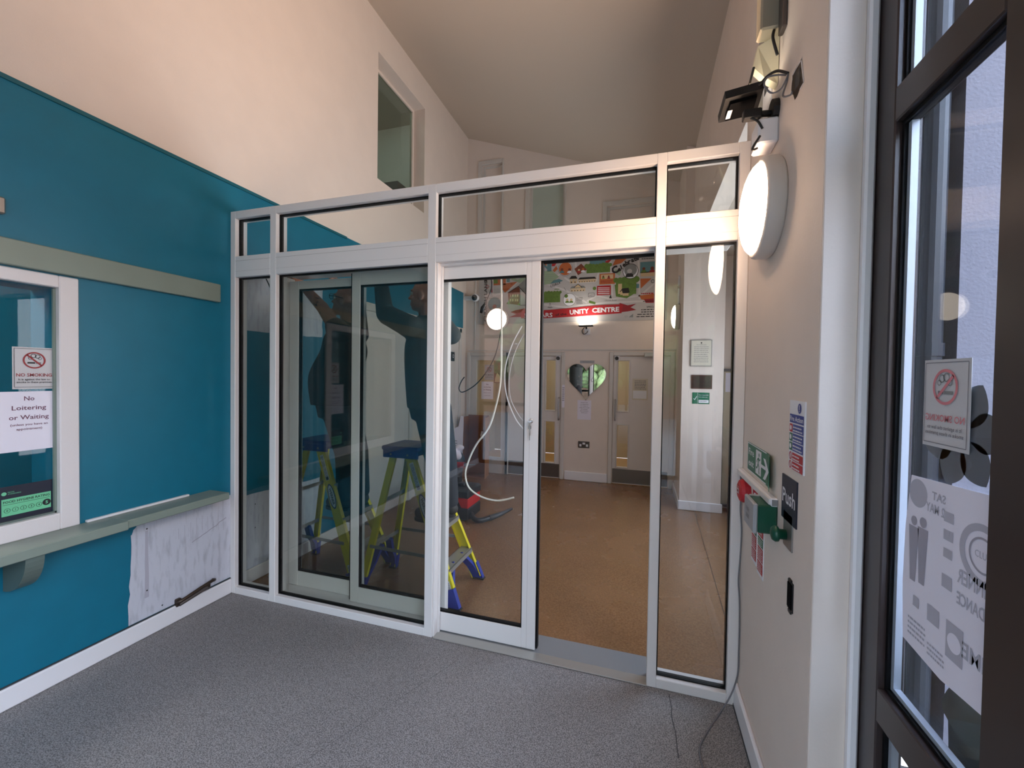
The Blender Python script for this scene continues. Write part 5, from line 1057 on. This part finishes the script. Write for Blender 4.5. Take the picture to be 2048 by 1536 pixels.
man('person', 'bald worker in grey shirt on the right stepladder, one arm raised to the door head',
    dict(foot=(-1.35, 2.6, .47), head=(-1.425, 2.53, 2.035), look=(-1, -.1, .12), neck=(-1.42, 2.57, 1.90), chest=(-1.43, 2.60, 1.76), bel=(-1.43, 2.60, 1.50), bx=.125, pel=(-1.42, 2.61, 1.32), hem=1.27, sl=.9,
         shL=(-1.48, 2.42, 1.82), elL=(-1.64, 2.40, 1.90), wrL=(-1.69, 2.42, 2.12), shR=(-1.38, 2.77, 1.80), elR=(-1.255, 2.62, 1.775), wrR=(-1.40, 2.56, 2.00),
         hipL=(-1.40, 2.55, 1.26), hipR=(-1.39, 2.69, 1.26), knL=(-1.345, 2.58, .90), knR=(-1.33, 2.71, .90), anL=(-1.345, 2.575, .578), anR=(-1.30, 2.71, .578), toe=-.16),
    'skin', 'shirt_grey', 'trousers_charcoal', long=True)
man('person', 'bald worker with glasses and tattooed raised arm on the left stepladder',
    dict(foot=(-2.18, 2.6, .47), head=(-1.995, 2.46, 2.01), look=(-1, -.15, .25), neck=(-2.03, 2.53, 1.885), chest=(-2.10, 2.57, 1.74), bel=(-2.17, 2.56, 1.48), bx=.17, pel=(-2.19, 2.60, 1.30), hem=1.265, sl=.15,
         shL=(-2.04, 2.42, 1.80), elL=(-2.15, 2.40, 1.96), wrL=(-2.335, 2.41, 2.125), shR=(-2.08, 2.70, 1.80), elR=(-2.16, 2.78, 2.04), wrR=(-2.28, 2.66, 2.22),
         hipL=(-2.17, 2.55, 1.24), hipR=(-2.16, 2.68, 1.24), knL=(-2.095, 2.58, .90), knR=(-2.08, 2.71, .90), anL=(-2.09, 2.575, .578), anR=(-2.05, 2.71, .578), toe=-.17),
    'skin_tattoo', 'shirt_black', 'trousers_navy', True)

# =================================================================== LOOSE THINGS IN THE HALL
t = thing('wet_dry_vacuum', 'black and red site vacuum on the brown floor with its hose out', 'vacuum cleaner', (-1.82, 4.0, 0))
b = MB(); b.bbox(-2.10, -1.665, 3.90, 4.24, .012, .135, 'black_plastic', .012); b.bbox(-2.09, -1.67, 3.905, 4.235, .133, .235, 'vac_red', .008); b.bbox(-2.10, -1.66, 3.895, 4.245, .232, .325, 'black_plastic', .02)
b.prism([(-1.86, 3.897, .235), (-1.79, 3.897, .235), (-1.74, 3.897, .135), (-1.80, 3.897, .135)], (0, -.006, 0), 'black_plastic'); b.build('canister', t)
b = MB(); b.bbox(-1.95, -1.76, 4.02, 4.08, .325, .355, 'black_plastic', .01); b.build('carry_handle', t)
b = MB(); b.tube(arcpts([(-1.665, 3.98, .06), (-1.60, 3.90, .045), (-1.54, 3.90, .035), (-1.47, 4.00, .035)], 6), .026, 'black_plastic', 12); b.tube([(-1.47, 4.00, .035), (-1.40, 4.14, .04), (-1.33, 4.32, .05)], [.030, .024, .012], 'dark_grey', 12); b.build('hose', t, smooth=True)
t = thing('cordless_drill', 'red cordless drill standing on top of the black vacuum', 'drill', (-1.85, 4.05, .355))
b = MB(); b.tube([(-1.93, 4.05, .535), (-1.78, 4.05, .550)], [.036, .030], 'dark_red', 14); b.bbox(-1.955, -1.90, 4.02, 4.08, .505, .565, 'dark_red', .012); b.build('motor_body', t, smooth=False)
b = MB(); b.tube([(-1.865, 4.05, .53), (-1.885, 4.05, .42)], .022, 'black_plastic', 12); b.bbox(-1.94, -1.82, 4.005, 4.095, .357, .425, 'black_plastic', .008); b.build('grip', t)
b = MB(); b.tube([(-1.78, 4.05, .550), (-1.735, 4.05, .554)], [.022, .014], 'dark_grey', 12); b.tube([(-1.735, 4.05, .554), (-1.655, 4.05, .562)], .004, 'steel', 8); b.build('chuck', t)
t = thing('cardboard_carton', 'tall open brown cardboard carton leaning at the far left wall', 'carton', (-2.4, 5.6, 0))
b = MB(); b.bbox(-2.52, -2.19, 5.86, 5.87, 0, .90, 'cardboard', .002); b.build('back_panel', t)
b = MB(); b.prism([(-2.19, 5.87, 0), (-2.18, 5.87, 0), (-2.145, 5.62, 0), (-2.155, 5.62, 0)], (0, 0, .885), 'cardboard_light'); fix_normals(b.build('side_flap', t))
b = MB(); b.prism([(-2.52, 5.87, 0), (-2.51, 5.87, 0), (-2.55, 5.66, 0), (-2.56, 5.66, 0)], (0, 0, .88), 'cardboard'); b.box(-2.50, -2.20, 5.63, 5.86, 0.0, .012, 'cardboard'); fix_normals(b.build('inner_panel', t))
b = MB(); b.tube([(-2.27, 5.82, .66), (-2.28, 5.80, .60), (-2.25, 5.79, .56)], .018, 'sign_white', 10); b.build('torn_edge', t)
b = MB(); P_ = [(-2.533,5.600,0.900), (-2.486,5.600,0.902), (-2.500,5.600,0.196), (-2.572,5.600,0.212), (-2.553,5.600,-0.008), (-2.642,5.600,-0.016), (-2.627,5.600,0.719), (-2.563,5.600,0.744)]
b.prism([(x, 5.60, max(z, .004)) for x, y, z in P_], (0, .008, 0), 'paper'); f = Fr(b, (0, 5.599, 0), (1, 0, 0), (0, 0, 1))
x0 = P_[5][0]+.01
for k in range(14): f.line([(x0, .05+k*.037), (x0+.05, .05+k*.037)], .010, 'ink_grey', 1)
b.build('printed_sheet', label='white striped printed sheet propped against the cardboard carton', cat='sheet')
t = thing('rubble_bag', 'dark sack with crumpled white printed paper in front of the carton', 'sack', (-2.5, 5.2, 0))
b = MB(); r_ = random.Random(5)
for k in range(9): b.ball((-2.50+r_.uniform(-.06, .10), 5.2+r_.uniform(-.08, .08), .16+r_.uniform(-.02, .16)), 0, 'dark_grey', 12, 8, (.11, .12, .15))
o = b.build('sack', t); remesh(o, .015, 3)
b = MB()
for k in range(8): b.ball((-2.46+r_.uniform(-.04, .12), 5.16+r_.uniform(-.06, .06), .44+r_.uniform(-.06, .08)), 0, 'paper', 9, 6, (r_.uniform(.04, .07), .05, r_.uniform(.03, .06)))
o = b.build('crumpled_paper', t); remesh(o, .012, 1)
cable('hanging_cable', [(-0.828,2.380,2.255), (-0.817,2.380,1.955), (-0.813,2.380,1.655), (-0.814,2.380,1.519), (-0.825,2.380,1.398), (-0.880,2.380,1.198), (-0.970,2.380,1.070), (-1.022,2.380,0.958), (-1.038,2.380,0.879), (-1.013,2.380,0.803), (-0.933,2.380,0.755), (-0.825,2.380,0.741), (-0.721,2.380,0.770)], .0055, 'cable_white', 'long white cable hanging in a loop behind the sliding door glass')
cable('loose_cable', [(-0.826,2.420,2.251), (-0.829,2.420,1.841), (-0.838,2.420,1.743), (-0.868,2.420,1.621), (-0.926,2.420,1.518), (-0.998,2.420,1.439), (-1.080,2.420,1.393), (-1.107,2.420,1.412), (-1.094,2.420,1.456), (-1.071,2.420,1.488)], .0035, 'cable_black', 'dark cable with a hooked end hanging beside the white cable')
t = thing('antenna_cable', 'black cable with a bulging end hanging over the left of the banner', 'cable', (-.9, 2.42, 2.0))
b = MB(); b.tube(arcpts([(-0.906,2.420,2.211), (-0.898,2.420,2.088), (-0.900,2.420,2.027), (-0.939,2.420,1.942)], 6), .004, 'cable_black', 8); b.build('cable', t, smooth=True)
b = MB(); b.tube([(-0.939,2.420,1.942), (-0.955,2.420,1.918), (-0.965,2.420,1.887)], [.008, .013, .008], 'black_plastic', 10); b.build('connector', t, smooth=True)
cable('door_head_cable', [(-2.623,2.350,2.238), (-2.605,2.350,2.179), (-2.567,2.350,2.109), (-2.539,2.350,2.019)], .004, 'cable_black', 'short black cable hanging behind the narrow left pane')
